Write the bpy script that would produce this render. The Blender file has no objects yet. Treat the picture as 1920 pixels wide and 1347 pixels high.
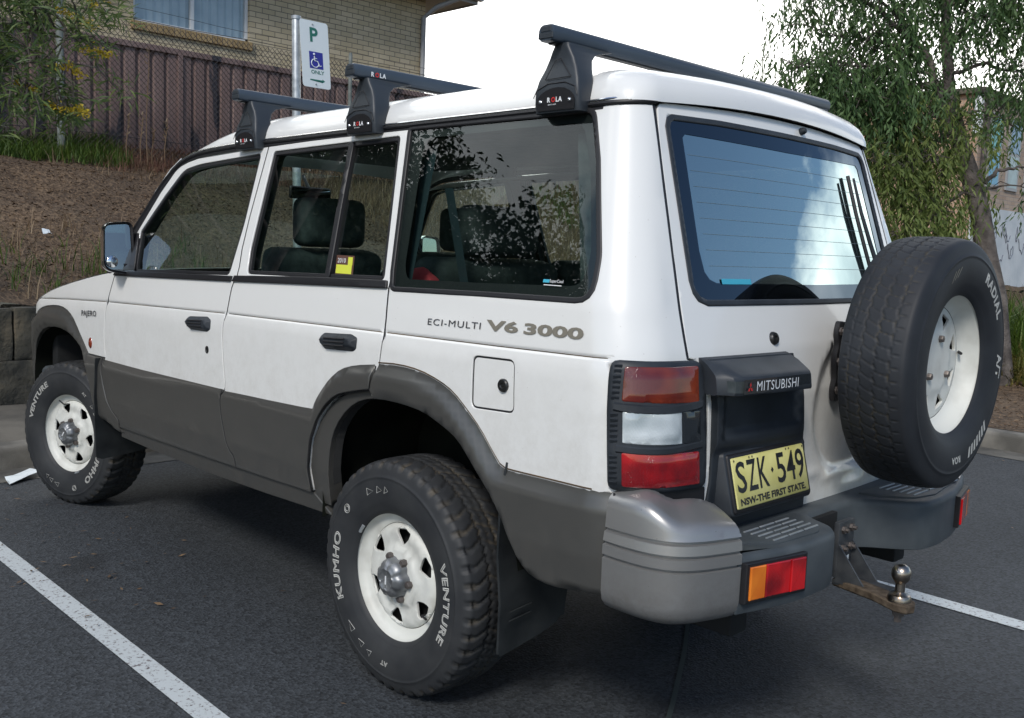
import bpy, bmesh, math, random
from mathutils import Vector, Matrix, noise
from mathutils.geometry import delaunay_2d_cdt
random.seed(7)
PI=math.pi
sc=bpy.context.scene
# ---------------------------------------------------------------- camera
cam_d=bpy.data.cameras.new("camera"); cam=bpy.data.objects.new("camera",cam_d); sc.collection.objects.link(cam); sc.camera=cam
def aim():
    yaw,pit,rol=-0.781561345,-0.113461142,0.0385997370
    d=Vector((math.cos(pit)*math.cos(yaw),math.cos(pit)*math.sin(yaw),math.sin(pit)))
    r=d.cross(Vector((0,0,1))).normalized(); u=r.cross(d)
    r2=math.cos(rol)*r+math.sin(rol)*u; u2=-math.sin(rol)*r+math.cos(rol)*u
    return Matrix((r2,u2,-d)).transposed()
cam.matrix_world=Matrix.Translation((-2.26837572,2.62289523,1.37063822))@aim().to_4x4()
cam_d.sensor_width=36; cam_d.lens=36*1823.28/1920; cam_d.clip_start=.05; cam_d.clip_end=3000
# ---------------------------------------------------------------- sky, sun, exposure
SUN_EL,SUN_AZ=math.radians(42),math.radians(118)     # azimuth measured from +X towards +Y
w=bpy.data.worlds.new("World"); sc.world=w; w.use_nodes=True
nt=w.node_tree; nt.nodes.clear(); N=nt.nodes.new; L=nt.links.new
sky=N('ShaderNodeTexSky'); sky.sky_type='NISHITA'; sky.sun_disc=False; sky.sun_elevation=SUN_EL; sky.sun_rotation=math.radians(90)-SUN_AZ
sky.air_density=1.0; sky.dust_density=.8; sky.ozone_density=1.9
bg1=N('ShaderNodeBackground'); bg1.inputs[1].default_value=.088; L(sky.outputs[0],bg1.inputs[0])
bg2=N('ShaderNodeBackground'); bg2.inputs[0].default_value=(1,.965,.905,1); bg2.inputs[1].default_value=1.65
tc=N('ShaderNodeTexCoord'); cn=N('ShaderNodeTexNoise'); cn.inputs['Scale'].default_value=2.6; cn.inputs['Detail'].default_value=6; cr=N('ShaderNodeMapRange'); cr.inputs[1].default_value=.36; cr.inputs[2].default_value=.60; cr.inputs[3].default_value=.72; cr.inputs[4].default_value=1.95; L(tc.outputs['Generated'],cn.inputs[0]); L(cn.outputs[0],cr.inputs[0]); L(cr.outputs[0],bg2.inputs[1])
cm=N('ShaderNodeMix'); cm.data_type='RGBA'; cm.inputs[6].default_value=(.84,.94,1,1); cm.inputs[7].default_value=(1,.985,.955,1); cq=N('ShaderNodeMapRange'); cq.inputs[1].default_value=.38; cq.inputs[2].default_value=.52; L(cn.outputs[0],cq.inputs[0]); L(cq.outputs[0],cm.inputs[0]); L(cm.outputs[2],bg2.inputs[0])
nz=N('ShaderNodeTexNoise'); nz.inputs['Scale'].default_value=1.7; nz.inputs['Detail'].default_value=9; nz.inputs['Roughness'].default_value=.56
mp=N('ShaderNodeMapping'); mp.inputs['Scale'].default_value=(1,1,2.0); mp.inputs['Location'].default_value=(.35,.1,.9)
L(tc.outputs['Generated'],mp.inputs[0]); L(mp.outputs[0],nz.inputs[0])
# cloud cover is thicker ahead of the camera (+x) and over the left of the car (+y), broken behind it
dot=N('ShaderNodeVectorMath'); dot.operation='DOT_PRODUCT'; dot.inputs[1].default_value=(.85,-.10,-.30); L(tc.outputs['Generated'],dot.inputs[0])
ad=N('ShaderNodeMath'); ad.operation='MULTIPLY_ADD'; ad.inputs[1].default_value=.5; L(dot.outputs['Value'],ad.inputs[0]); L(nz.outputs[0],ad.inputs[2])
# a cumulus bank low behind the camera to the right
d2=N('ShaderNodeVectorMath'); d2.operation='DOT_PRODUCT'; d2.inputs[1].default_value=Vector((-.32,-.91,.25)).normalized(); L(tc.outputs['Generated'],d2.inputs[0])
m2=N('ShaderNodeMapRange'); m2.interpolation_type='SMOOTHSTEP'; m2.inputs[1].default_value=.972; m2.inputs[2].default_value=.999; m2.inputs[3].default_value=0; m2.inputs[4].default_value=.26; L(d2.outputs['Value'],m2.inputs[0])
ad2=N('ShaderNodeMath'); ad2.operation='ADD'; L(ad.outputs[0],ad2.inputs[0]); L(m2.outputs[0],ad2.inputs[1]); ad=ad2
rp=N('ShaderNodeValToRGB'); rp.color_ramp.elements[0].position=.51; rp.color_ramp.elements[1].position=.62; L(ad.outputs[0],rp.inputs[0])
mx=N('ShaderNodeMixShader'); L(rp.outputs[0],mx.inputs[0]); L(bg1.outputs[0],mx.inputs[1]); L(bg2.outputs[0],mx.inputs[2])
wo=N('ShaderNodeOutputWorld'); L(mx.outputs[0],wo.inputs[0])
sd=bpy.data.lights.new("sun",'SUN'); sd.energy=1.5; sd.angle=math.radians(12); sd.color=(1,.95,.88)
so=bpy.data.objects.new("sun",sd); sc.collection.objects.link(so)
sv=Vector((math.cos(SUN_EL)*math.cos(SUN_AZ),math.cos(SUN_EL)*math.sin(SUN_AZ),math.sin(SUN_EL)))
so.rotation_euler=sv.to_track_quat('Z','Y').to_euler(); so.location=sv*60
sc.view_settings.view_transform='Standard'; sc.view_settings.look='None'; sc.view_settings.gamma=1; sc.view_settings.exposure=0.66
sc.cycles.max_bounces=8; sc.cycles.transparent_max_bounces=24; sc.cycles.glossy_bounces=4; sc.cycles.diffuse_bounces=3; sc.cycles.caustics_reflective=False; sc.cycles.caustics_refractive=False
# ---------------------------------------------------------------- materials
def newmat(name):
    m=bpy.data.materials.new(name); m.use_nodes=True; nt=m.node_tree; b=nt.nodes['Principled BSDF']; return m,nt,b
def setp(b,**k):
    for a,v in k.items():
        a={'rough':'Roughness','metal':'Metallic','coat':'Coat Weight','coatr':'Coat Roughness','spec':'Specular IOR Level','trans':'Transmission Weight','ior':'IOR','col':'Base Color','sheen':'Sheen Weight','sub':'Subsurface Weight'}[a]
        if a=='Base Color' : v=tuple(v)+(1,)
        b.inputs[a].default_value=v
def simple(name,col,**k):
    m,nt,b=newmat(name); setp(b,col=col,**k); return m
def varied(name,c1,c2,scale=8,detail=6,bump=0,bscale=None,island=False,coord='Object',lo=.35,hi=.65,dist=.002,c3=None,**k):
    """base colour wandering between two (three) colours, plus noise bump"""
    m,nt,b=newmat(name); setp(b,**k); n=nt.nodes.new; l=nt.links.new
    tc=n('ShaderNodeTexCoord'); x=n('ShaderNodeTexNoise'); x.inputs['Scale'].default_value=scale; x.inputs['Detail'].default_value=detail
    l(tc.outputs[coord],x.inputs[0]); r=n('ShaderNodeValToRGB'); r.color_ramp.elements[0].position=lo; r.color_ramp.elements[1].position=hi
    r.color_ramp.elements[0].color=tuple(c1)+(1,); r.color_ramp.elements[1].color=tuple(c2)+(1,)
    if c3: e=r.color_ramp.elements.new((lo+hi)/2); e.color=tuple(c3)+(1,)
    if island:
        g=n('ShaderNodeNewGeometry'); a=n('ShaderNodeMath'); a.operation='MULTIPLY_ADD'; a.inputs[1].default_value=.5; l(g.outputs['Random Per Island'],a.inputs[0])
        s=n('ShaderNodeMath'); s.operation='MULTIPLY'; s.inputs[1].default_value=.5; l(x.outputs[0],s.inputs[0]); l(s.outputs[0],a.inputs[2]); l(a.outputs[0],r.inputs[0])
    else: l(x.outputs[0],r.inputs[0])
    l(r.outputs[0],b.inputs['Base Color'])
    if bump:
        y=n('ShaderNodeTexNoise'); y.inputs['Scale'].default_value=bscale or scale*6; y.inputs['Detail'].default_value=8; l(tc.outputs[coord],y.inputs[0])
        q=n('ShaderNodeBump'); q.inputs['Strength'].default_value=bump; q.inputs['Distance'].default_value=dist; l(y.outputs[0],q.inputs['Height']); l(q.outputs[0],b.inputs['Normal'])
    return m
def leafmat(name,c1,c2,c3=None,trl=.35):
    m=varied(name,c1,c2,scale=1.3,island=True,lo=.2,hi=.8,c3=c3,rough=.55,spec=.35)
    nt=m.node_tree; b=nt.nodes['Principled BSDF']; o=nt.nodes['Material Output']; t=nt.nodes.new('ShaderNodeBsdfTranslucent'); x=nt.nodes.new('ShaderNodeMixShader'); x.inputs[0].default_value=trl
    nt.links.new(b.inputs['Base Color'].links[0].from_socket,t.inputs[0]); nt.links.new(b.outputs[0],x.inputs[1]); nt.links.new(t.outputs[0],x.inputs[2]); nt.links.new(x.outputs[0],o.inputs[0]); return m
def paint(name,col,dirt,rough=.3,coat=.35,metal=0,dz=(.45,.75),dcol=(.20,.17,.13)):
    """car paint with road film low down, small chips and faint streaks"""
    m,nt,b=newmat(name); setp(b,rough=rough,coat=coat,coatr=.07,metal=metal); n=nt.nodes.new; l=nt.links.new
    g=n('ShaderNodeNewGeometry'); sp=n('ShaderNodeSeparateXYZ'); l(g.outputs['Position'],sp.inputs[0])
    mr=n('ShaderNodeMapRange'); mr.inputs[1].default_value=dz[1]; mr.inputs[2].default_value=dz[0]; mr.inputs[3].default_value=0; mr.inputs[4].default_value=1; l(sp.outputs[2],mr.inputs[0])
    x=n('ShaderNodeTexNoise'); x.inputs['Scale'].default_value=17; x.inputs['Detail'].default_value=10; x.inputs['Roughness'].default_value=.75; l(g.outputs['Position'],x.inputs[0])
    r1=n('ShaderNodeMapRange'); r1.inputs[1].default_value=.42; r1.inputs[2].default_value=.72; l(x.outputs[0],r1.inputs[0])
    a=n('ShaderNodeMath'); a.operation='MULTIPLY_ADD'; a.inputs[1].default_value=.9; a.inputs[2].default_value=.05; l(mr.outputs[0],a.inputs[0])
    f=n('ShaderNodeMath'); f.operation='MULTIPLY'; l(r1.outputs[0],f.inputs[0]); l(a.outputs[0],f.inputs[1])
    f2=n('ShaderNodeMath'); f2.operation='MULTIPLY'; f2.inputs[1].default_value=dirt; l(f.outputs[0],f2.inputs[0])
    mxx=n('ShaderNodeMix'); mxx.data_type='RGBA'; mxx.inputs[6].default_value=tuple(col)+(1,); mxx.inputs[7].default_value=tuple(dcol)+(1,); l(f2.outputs[0],mxx.inputs[0])
    v=n('ShaderNodeTexVoronoi'); v.inputs['Scale'].default_value=26; l(g.outputs['Position'],v.inputs[0])
    c=n('ShaderNodeMath'); c.operation='LESS_THAN'; c.inputs[1].default_value=.045; l(v.outputs[0],c.inputs[0])
    c2=n('ShaderNodeMath'); c2.operation='MULTIPLY'; c2.inputs[1].default_value=.3*min(1,dirt*2); l(c.outputs[0],c2.inputs[0])
    m2=n('ShaderNodeMix'); m2.data_type='RGBA'; m2.inputs[7].default_value=tuple(dcol)+(1,); l(mxx.outputs[2],m2.inputs[6]); l(c2.outputs[0],m2.inputs[0])
    l(m2.outputs[2],b.inputs['Base Color'])
    rr=n('ShaderNodeMath'); rr.operation='MULTIPLY_ADD'; rr.inputs[1].default_value=.4; rr.inputs[2].default_value=rough; l(f2.outputs[0],rr.inputs[0]); l(rr.outputs[0],b.inputs['Roughness'])
    bp=n('ShaderNodeBump'); bp.inputs['Strength'].default_value=.015; bp.inputs['Distance'].default_value=.01; y=n('ShaderNodeTexNoise'); y.inputs['Scale'].default_value=2.2; l(g.outputs['Position'],y.inputs[0]); l(y.outputs[0],bp.inputs['Height']); l(bp.outputs[0],b.inputs['Normal'])
    return m
def glassmat(name,tint,ior=1.5,boost=0.0,rough=0.0,gcol=(1,1,1)):
    m=bpy.data.materials.new(name); m.use_nodes=True; nt=m.node_tree; nt.nodes.clear(); n=nt.nodes.new; l=nt.links.new
    t=n('ShaderNodeBsdfTransparent'); t.inputs[0].default_value=tuple(tint)+(1,); g=n('ShaderNodeBsdfGlossy'); g.inputs['Roughness'].default_value=rough; g.inputs[0].default_value=tuple(gcol)+(1,)
    f=n('ShaderNodeFresnel'); gg=n('ShaderNodeNewGeometry'); im=n('ShaderNodeMapRange'); im.inputs[3].default_value=ior; im.inputs[4].default_value=1/ior; l(gg.outputs['Backfacing'],im.inputs[0]); l(im.outputs[0],f.inputs[0]); a=n('ShaderNodeMath'); a.operation='ADD'; a.inputs[1].default_value=boost; a.use_clamp=True; l(f.outputs[0],a.inputs[0])
    x=n('ShaderNodeMixShader'); l(a.outputs[0],x.inputs[0]); l(t.outputs[0],x.inputs[1]); l(g.outputs[0],x.inputs[2]); o=n('ShaderNodeOutputMaterial'); l(x.outputs[0],o.inputs[0]); return m
M={}
M['white']=paint('white paint',(.77,.775,.755),.45,rough=.30,coat=.65,dz=(.6,1.15),dcol=(.36,.33,.27))
M['grey']=paint('grey metallic cladding',(.116,.115,.108),.65,rough=.38,coat=.15,metal=.55,dz=(.45,.8),dcol=(.15,.14,.125))
M['silver']=paint('silver grey bumper paint',(.31,.31,.305),.65,rough=.34,coat=.25,metal=.6,dz=(.5,.66),dcol=(.12,.105,.085))
M['plastic']=varied('weathered black plastic',(.014,.018,.023),(.030,.036,.044),scale=9,bump=.25,bscale=350,dist=.0006,rough=.5,spec=.45)
M['bumper']=varied('dusty charcoal bumper plastic',(.045,.055,.063),(.075,.088,.097),scale=7,bump=.3,bscale=300,dist=.0008,rough=.55,spec=.4)
M['rubber']=simple('black rubber seal',(.012,.012,.014),rough=.5)
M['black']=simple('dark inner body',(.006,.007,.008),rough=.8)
M['liner']=varied('dusty wheel arch liner',(.006,.007,.006),(.016,.018,.014),scale=5,rough=1,spec=.05)
M['tyre']=varied('worn tyre rubber',(.018,.020,.023),(.038,.040,.042),scale=7,bump=.2,bscale=160,dist=.0008,rough=.62,spec=.35)
M['tread']=varied('dusty tread rubber',(.020,.022,.026),(.055,.050,.042),scale=30,bump=.3,bscale=200,dist=.001,rough=.75,lo=.42,hi=.75)
M['flap']=varied('mudflap rubber',(.010,.013,.015),(.028,.032,.034),scale=10,bump=.3,bscale=60,dist=.001,rough=.6)
M['letter']=simple('raised white letters',(.48,.48,.45),rough=.7)
M['rim']=varied('white steel wheel',(.52,.52,.48),(.65,.66,.62),scale=11,rough=.5,lo=.3,hi=.55)
M['hub']=varied('dull alloy hub',(.17,.18,.19),(.30,.31,.32),scale=14,rough=.42,metal=.7)
M['nut']=simple('brown steel nut',(.16,.14,.13),rough=.45,metal=.7)
M['chrome']=simple('chrome',(.88,.89,.90),rough=.16,metal=1)
M['mirror']=simple('mirror glass',(.8,.84,.86),rough=.01,metal=1)
M['steel']=varied('towbar black steel',(.03,.035,.042),(.07,.075,.08),scale=20,rough=.5,metal=.3)
M['rust']=varied('rusty steel',(.05,.035,.022),(.13,.10,.07),scale=50,rough=.8,metal=.2,bump=.6,bscale=90,dist=.003)
M['ball']=varied('worn chrome ball',(.26,.21,.16),(.50,.46,.41),scale=25,rough=.28,metal=1)
M['rack']=varied('anodised dark bar',(.045,.062,.085),(.06,.08,.105),scale=4,rough=.42,metal=.25)
M['foot']=varied('black rack foot',(.024,.03,.038),(.034,.042,.05),scale=6,bump=.2,bscale=500,dist=.0004,rough=.46)
M['glass']=glassmat('side window glass',(.68,.80,.75),1.5,.025)
M['tint']=glassmat('tinted quarter glass',(.68,.78,.73),1.5,.012)
M['rglass']=glassmat('rear window glass',(.16,.24,.27),1.6,.48,gcol=(.84,1,.98))
M['frit']=glassmat('black glass border',(.0,.0,.0),1.5,.05)
M['fritr']=glassmat('black rear glass border',(.01,.015,.02),1.5,.07,gcol=(.7,.85,1))
M['screen']=glassmat('windscreen glass',(.7,.78,.75),1.5,.0)
M['seat']=varied('dark grey seat cloth',(.025,.035,.038),(.05,.062,.066),scale=30,rough=.85)
M['vinyl']=simple('blue grey vinyl',(.03,.05,.062),rough=.45)
M['red']=varied('faded red cloth',(.42,.035,.05),(.55,.06,.08),scale=8,rough=.8)
M['brass']=simple('lock barrel',(.06,.06,.06),rough=.35,metal=.8)
M['txtd']=simple('dark decal',(.045,.045,.05),rough=.5)
M['txtg']=simple('bronze grey decal',(.20,.185,.15),rough=.5)
M['txtw']=simple('white print',(.75,.77,.78),rough=.5)
M['pred']=simple('red print',(.55,.03,.03),rough=.5)
M['plate']=varied('yellow plate',(.60,.56,.19),(.70,.66,.27),scale=16,bump=.3,bscale=500,dist=.0004,rough=.42)
M['pblack']=simple('embossed black print',(.02,.022,.025),rough=.45)
M['kerb']=varied('concrete kerb',(.09,.086,.076),(.19,.18,.158),scale=5,bump=.5,bscale=120,dist=.004,rough=.9)
M['stone']=varied('stained sandstone block',(.035,.035,.03),(.15,.125,.085),scale=3.2,detail=10,bump=1,bscale=9,dist=.04,rough=.95,c3=(.07,.065,.05))
M['galv']=varied('galvanised steel',(.30,.33,.35),(.45,.48,.50),scale=25,rough=.45,metal=.5)
M['wire']=simple('weathered wire',(.035,.03,.03),rough=.7)
M['signw']=simple('white sign face',(.72,.78,.80),rough=.4)
M['signg']=simple('green sign print',(.02,.16,.12),rough=.5)
M['signb']=simple('blue sign print',(.03,.035,.30),rough=.5)
M['bark']=varied('grey brown bark',(.05,.042,.038),(.15,.13,.115),scale=7,bump=1,bscale=22,dist=.02,rough=.95)
M['twig']=simple('brown twig',(.06,.045,.03),rough=.9)
M['sticker_y']=simple('yellow label',(.62,.66,.06),rough=.5)
M['sticker_b']=simple('brown label',(.10,.045,.03),rough=.5)
M['sticker_c']=simple('cyan label',(.05,.40,.55),rough=.5)
M['glow']=simple('lamp amber',(.5,.11,.01),rough=.2)
def lens(name,c1,c2,bump=.12,scale=150,amb=None):
    m,nt,b=newmat(name); setp(b,rough=.12,coat=.8,coatr=.05); n=nt.nodes.new; l=nt.links.new
    g=n('ShaderNodeNewGeometry'); x=n('ShaderNodeTexNoise'); x.inputs['Scale'].default_value=9; l(g.outputs['Position'],x.inputs[0])
    r=n('ShaderNodeValToRGB'); r.color_ramp.elements[0].position=.38; r.color_ramp.elements[1].position=.62; r.color_ramp.elements[0].color=tuple(c1)+(1,); r.color_ramp.elements[1].color=tuple(c2)+(1,); l(x.outputs[0],r.inputs[0]); l(r.outputs[0],b.inputs['Base Color'])
    ck=n('ShaderNodeTexChecker'); ck.inputs['Scale'].default_value=scale; l(g.outputs['Position'],ck.inputs[0]); bp=n('ShaderNodeBump'); bp.inputs['Strength'].default_value=bump; bp.inputs['Distance'].default_value=.0015; l(ck.outputs['Fac'],bp.inputs['Height']); l(bp.outputs[0],b.inputs['Normal'])
    return m
M['lensred']=lens('red ribbed lens',(.20,.004,.008),(.56,.010,.014),bump=.4,scale=170)
M['lensorange']=lens('smoked orange lens',(.11,.010,.006),(.24,.035,.010),bump=.2)
M['lensamber']=lens('amber lens',(.62,.13,.01),(.8,.22,.02))
M['lensclear']=lens('clear ribbed lens',(.30,.36,.38),(.72,.78,.80),bump=.4,scale=170)
M['lensdark']=simple('dark lens',(.02,.025,.03),rough=.15,coat=.8)
# ---------------------------------------------------------------- object helpers
C=sc.collection
def link(o,parent=None):
    C.objects.link(o)
    if parent is not None: o.parent=parent
    return o
def tag(o,label,cat,group=None):
    o['label']=label; o['category']=cat
    if group: o['group']=group
    return o
def struct(o): o['kind']='structure'; return o
def stuff(o,label,cat): o['kind']='stuff'; o['label']=label; o['category']=cat; return o
def empty(name,loc=(0,0,0)):
    o=bpy.data.objects.new(name,None); o.location=loc; o.empty_display_size=.2; return link(o)
def mesh(name,vs,fs,mat,parent=None,smooth=True,angle=35):
    me=bpy.data.meshes.new(name); me.from_pydata([tuple(v) for v in vs],[],fs); me.update()
    o=bpy.data.objects.new(name,me); me.materials.append(mat if not isinstance(mat,(list,tuple)) else mat[0])
    if isinstance(mat,(list,tuple)):
        for k in mat[1:]: me.materials.append(k)
    if smooth: shade(me,angle)
    return link(o,parent)
def shade(me,angle=35):
    for p in me.polygons: p.use_smooth=True
    if angle<180:
        bm=bmesh.new(); bm.from_mesh(me); a=math.radians(angle)
        for e in bm.edges:
            if len(e.link_faces)==2 and e.calc_face_angle(0)>a: e.smooth=False
        bm.to_mesh(me); bm.free()
def bobj(name,bm,mat,parent=None,angle=35,smooth=True,fix=True):
    if fix: bmesh.ops.recalc_face_normals(bm,faces=bm.faces)
    me=bpy.data.meshes.new(name); bm.to_mesh(me); bm.free(); o=bpy.data.objects.new(name,me)
    for k in (mat if isinstance(mat,(list,tuple)) else [mat]): me.materials.append(k)
    if smooth: shade(me,angle)
    return link(o,parent)
def box(bm,lo,hi,bev=0,seg=2,rot=None,mi=0):
    r=bmesh.ops.create_cube(bm,size=1); c=[(a+b)/2 for a,b in zip(lo,hi)]; s=[b-a for a,b in zip(lo,hi)]
    for v in r['verts']: v.co=Vector((v.co.x*s[0],v.co.y*s[1],v.co.z*s[2]))
    vs=r['verts']
    if bev:
        es=list({e for v in vs for e in v.link_edges}); q=bmesh.ops.bevel(bm,geom=es,offset=bev,segments=seg,affect='EDGES',profile=.6)
        vs=list({v for f in q['faces'] for v in f.verts}|{v for v in vs if v.is_valid})
    for v in vs:
        p=v.co.copy()
        if rot: p=rot@p
        v.co=p+Vector(c)
    for f in {f for v in vs for f in v.link_faces}: f.material_index=mi
    return vs
def tube(bm,pts,r,n=8,cap=True,mi=0):
    """tube along points; r a number or a list"""
    pts=[Vector(p) for p in pts]; rs=r if isinstance(r,(list,tuple)) else [r]*len(pts); rings=[]; up=None
    for i,p in enumerate(pts):
        d=(pts[min(i+1,len(pts)-1)]-pts[max(i-1,0)]).normalized()
        if up is None or abs(up.dot(d))>.95: up=Vector((0,0,1)) if abs(d.z)<.9 else Vector((1,0,0))
        a=d.cross(up).normalized(); b=a.cross(d).normalized(); up=b
        rings.append([bm.verts.new(p+rs[i]*(math.cos(t*2*PI/n)*a+math.sin(t*2*PI/n)*b)) for t in range(n)])
    for A,B in zip(rings,rings[1:]):
        for k in range(n):
            f=bm.faces.new((A[k],A[(k+1)%n],B[(k+1)%n],B[k])); f.material_index=mi
    if cap:
        for q in (rings[0][::-1],rings[-1]):
            try: bm.faces.new(q).material_index=mi
            except ValueError: pass
def lathe(bm,prof,n=64,fn=lambda r,w,t:(r*math.cos(t),w,r*math.sin(t)),close=False,mi=0):
    """prof of (r,w) turned about the Y axis"""
    rings=[[bm.verts.new(fn(r,w,2*PI*k/n)) for k in range(n)] for r,w in prof]
    pairs=list(zip(rings,rings[1:]))+([(rings[-1],rings[0])] if close else [])
    for A,B in pairs:
        for k in range(n): bm.faces.new((A[k],A[(k+1)%n],B[(k+1)%n],B[k])).material_index=mi
    return rings
def prism(bm,poly,levels,mi=0,cap=True):
    """poly (x,y) closed; levels of (z,inset)"""
    rings=[]
    for z,ins in levels:
        P=inset(poly,ins) if ins else poly
        rings.append([bm.verts.new((x,y,z)) for x,y in P])
    n=len(poly)
    for A,B in zip(rings,rings[1:]):
        for k in range(n): bm.faces.new((A[k],A[(k+1)%n],B[(k+1)%n],B[k])).material_index=mi
    if cap:
        for q in (rings[0],rings[-1]):
            P=[(v.co.x,v.co.y) for v in q]; V,_,F,ov,_,_=delaunay_2d_cdt([Vector(p) for p in P],[(i,(i+1)%n) for i in range(n)],[],0,1e-7)
            for f in F:
                c=[sum(V[k][j] for k in f)/3 for j in (0,1)]
                if inside(c[0],c[1],P) and all(ov[k] for k in f):
                    try: bm.faces.new([q[ov[k][0]] for k in f]).material_index=mi
                    except ValueError: pass
# ---- 2D outline tools
def area(P): return .5*sum(a[0]*b[1]-b[0]*a[1] for a,b in zip(P,P[1:]+P[:1]))
def inset(P,d):
    """move a closed outline inwards by d"""
    P=[tuple(p) for p in P]; s=1 if area(P)>0 else -1; o=[]; n=len(P)
    for i in range(n):
        a,b,c=P[i-1],P[i],P[(i+1)%n]
        def nrm(u,v):
            x,y=v[0]-u[0],v[1]-u[1]; l=math.hypot(x,y) or 1e-9; return (-y/l*s,x/l*s)
        n1,n2=nrm(a,b),nrm(b,c); mx_,my=n1[0]+n2[0],n1[1]+n2[1]; l2=mx_*mx_+my*my
        k=2/l2 if l2>.5 else 2/.5
        o.append((b[0]+d*mx_*k*1.0,b[1]+d*my*k*1.0))
    return o
def resamp(P,step,closed=True):
    P=[tuple(p) for p in P]; Q=P+[P[0]] if closed else P; o=[]
    for a,b in zip(Q,Q[1:]):
        l=math.hypot(b[0]-a[0],b[1]-a[1]); k=max(1,int(l/step+.5)) if l>1e-5 else 0
        for i in range(k): o.append((a[0]+(b[0]-a[0])*i/k,a[1]+(b[1]-a[1])*i/k))
    if not closed: o.append(Q[-1])
    return o
def chk(P,n=2,closed=False):
    for _ in range(n):
        Q=[] if closed else [P[0]]
        R_=list(zip(P,P[1:]+P[:1])) if closed else list(zip(P,P[1:]))
        for a,b in R_:
            Q.append((a[0]*.75+b[0]*.25,a[1]*.75+b[1]*.25)); Q.append((a[0]*.25+b[0]*.75,a[1]*.25+b[1]*.75))
        if not closed: Q.append(P[-1])
        P=Q
    return [tuple(p) for p in P]
def rcorn(P,r,k=4):
    """round the corners of a closed outline"""
    o=[]; n=len(P)
    for i in range(n):
        a,b,c=Vector(P[i-1]),Vector(P[i]),Vector(P[(i+1)%n]); rr=r[i] if isinstance(r,(list,tuple)) else r
        if rr<=0: o.append(tuple(b)); continue
        u=(a-b); v=(c-b); d=min(rr,u.length*.49,v.length*.49); p,q=b+u.normalized()*d,b+v.normalized()*d
        for j in range(k+1):
            t=j/k; o.append(tuple((1-t)**2*p+2*t*(1-t)*b+t*t*q))
    return o
def inside(x,y,P):
    c=False; n=len(P); j=n-1
    for i in range(n):
        xi,yi=P[i]; xj,yj=P[j]
        if (yi>y)!=(yj>y) and x<(xj-xi)*(y-yi)/(yj-yi)+xi: c=not c
        j=i
    return c
def dist(x,y,P,closed=True):
    m=1e9; n=len(P)
    for i in range(n if closed else n-1):
        ax,ay=P[i]; bx,by=P[(i+1)%n]; dx,dy=bx-ax,by-ay; l=dx*dx+dy*dy
        t=0 if l<1e-12 else max(0,min(1,((x-ax)*dx+(y-ay)*dy)/l)); q=(x-ax-t*dx)**2+(y-ay-t*dy)**2
        if q<m: m=q
    return math.sqrt(m)
def sstep(a,b,x):
    t=max(0,min(1,(x-a)/(b-a))); return t*t*(3-2*t)
# ---------------------------------------------------------------- body surface of the car
YZ=((.40,.80),(.46,.815),(.54,.835),(.62,.845),(.78,.848),(.9,.849),(1.0,.848),(1.08,.845),(1.115,.841),(1.17,.834),(1.235,.824),(1.735,.668),(1.80,.648))
XR=((.4,-.885),(.7,-.897),(1.0,-.897),(1.12,-.88),(1.745,-.697),(1.9,-.65))
RC=((.4,.15),(1.1,.15),(1.75,.105),(1.9,.1))
def ip(T,v):
    if v<=T[0][0]: return T[0][1]
    for (a,b),(c,d) in zip(T,T[1:]):
        if v<=c: return b+(d-b)*(v-a)/(c-a)
    return T[-1][1]
def sy(x,z):
    """half width of the body at station x, height z"""
    y=ip(YZ,z)
    if x>2.0:
        t=(x-2.0); y-=.018*t*t
        if x>3.0: y-=.9*(x-3.0)**2
    return y
def S(s,z):
    """body side, wrapping round the rear corner; s = x along the side"""
    rc=ip(RC,z); xr=ip(XR,z); xs=xr+rc
    if s>=xs: return (s,sy(s,z),z)
    y0=sy(xs,z); a=(xs-s)/rc
    h=math.pi/2
    if a<=h: return (xs-rc*math.sin(a), y0-rc*(1-math.cos(a)), z)
    yc=y0-rc; y=yc-(a-h)*rc
    return (xr-BULGE*(1-(y/yc)**2),y,z)
BULGE=.03
def R(y,z):
    """rear face, y across"""
    rc=ip(RC,z); xr=ip(XR,z); yc=sy(0,z)-rc; q=abs(y)
    if q<=yc: return (xr-BULGE*(1-(q/yc)**2),y,z)
    t=min(q-yc,rc*.999)
    return (xr+rc-math.sqrt(rc*rc-t*t),y,z)

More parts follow.
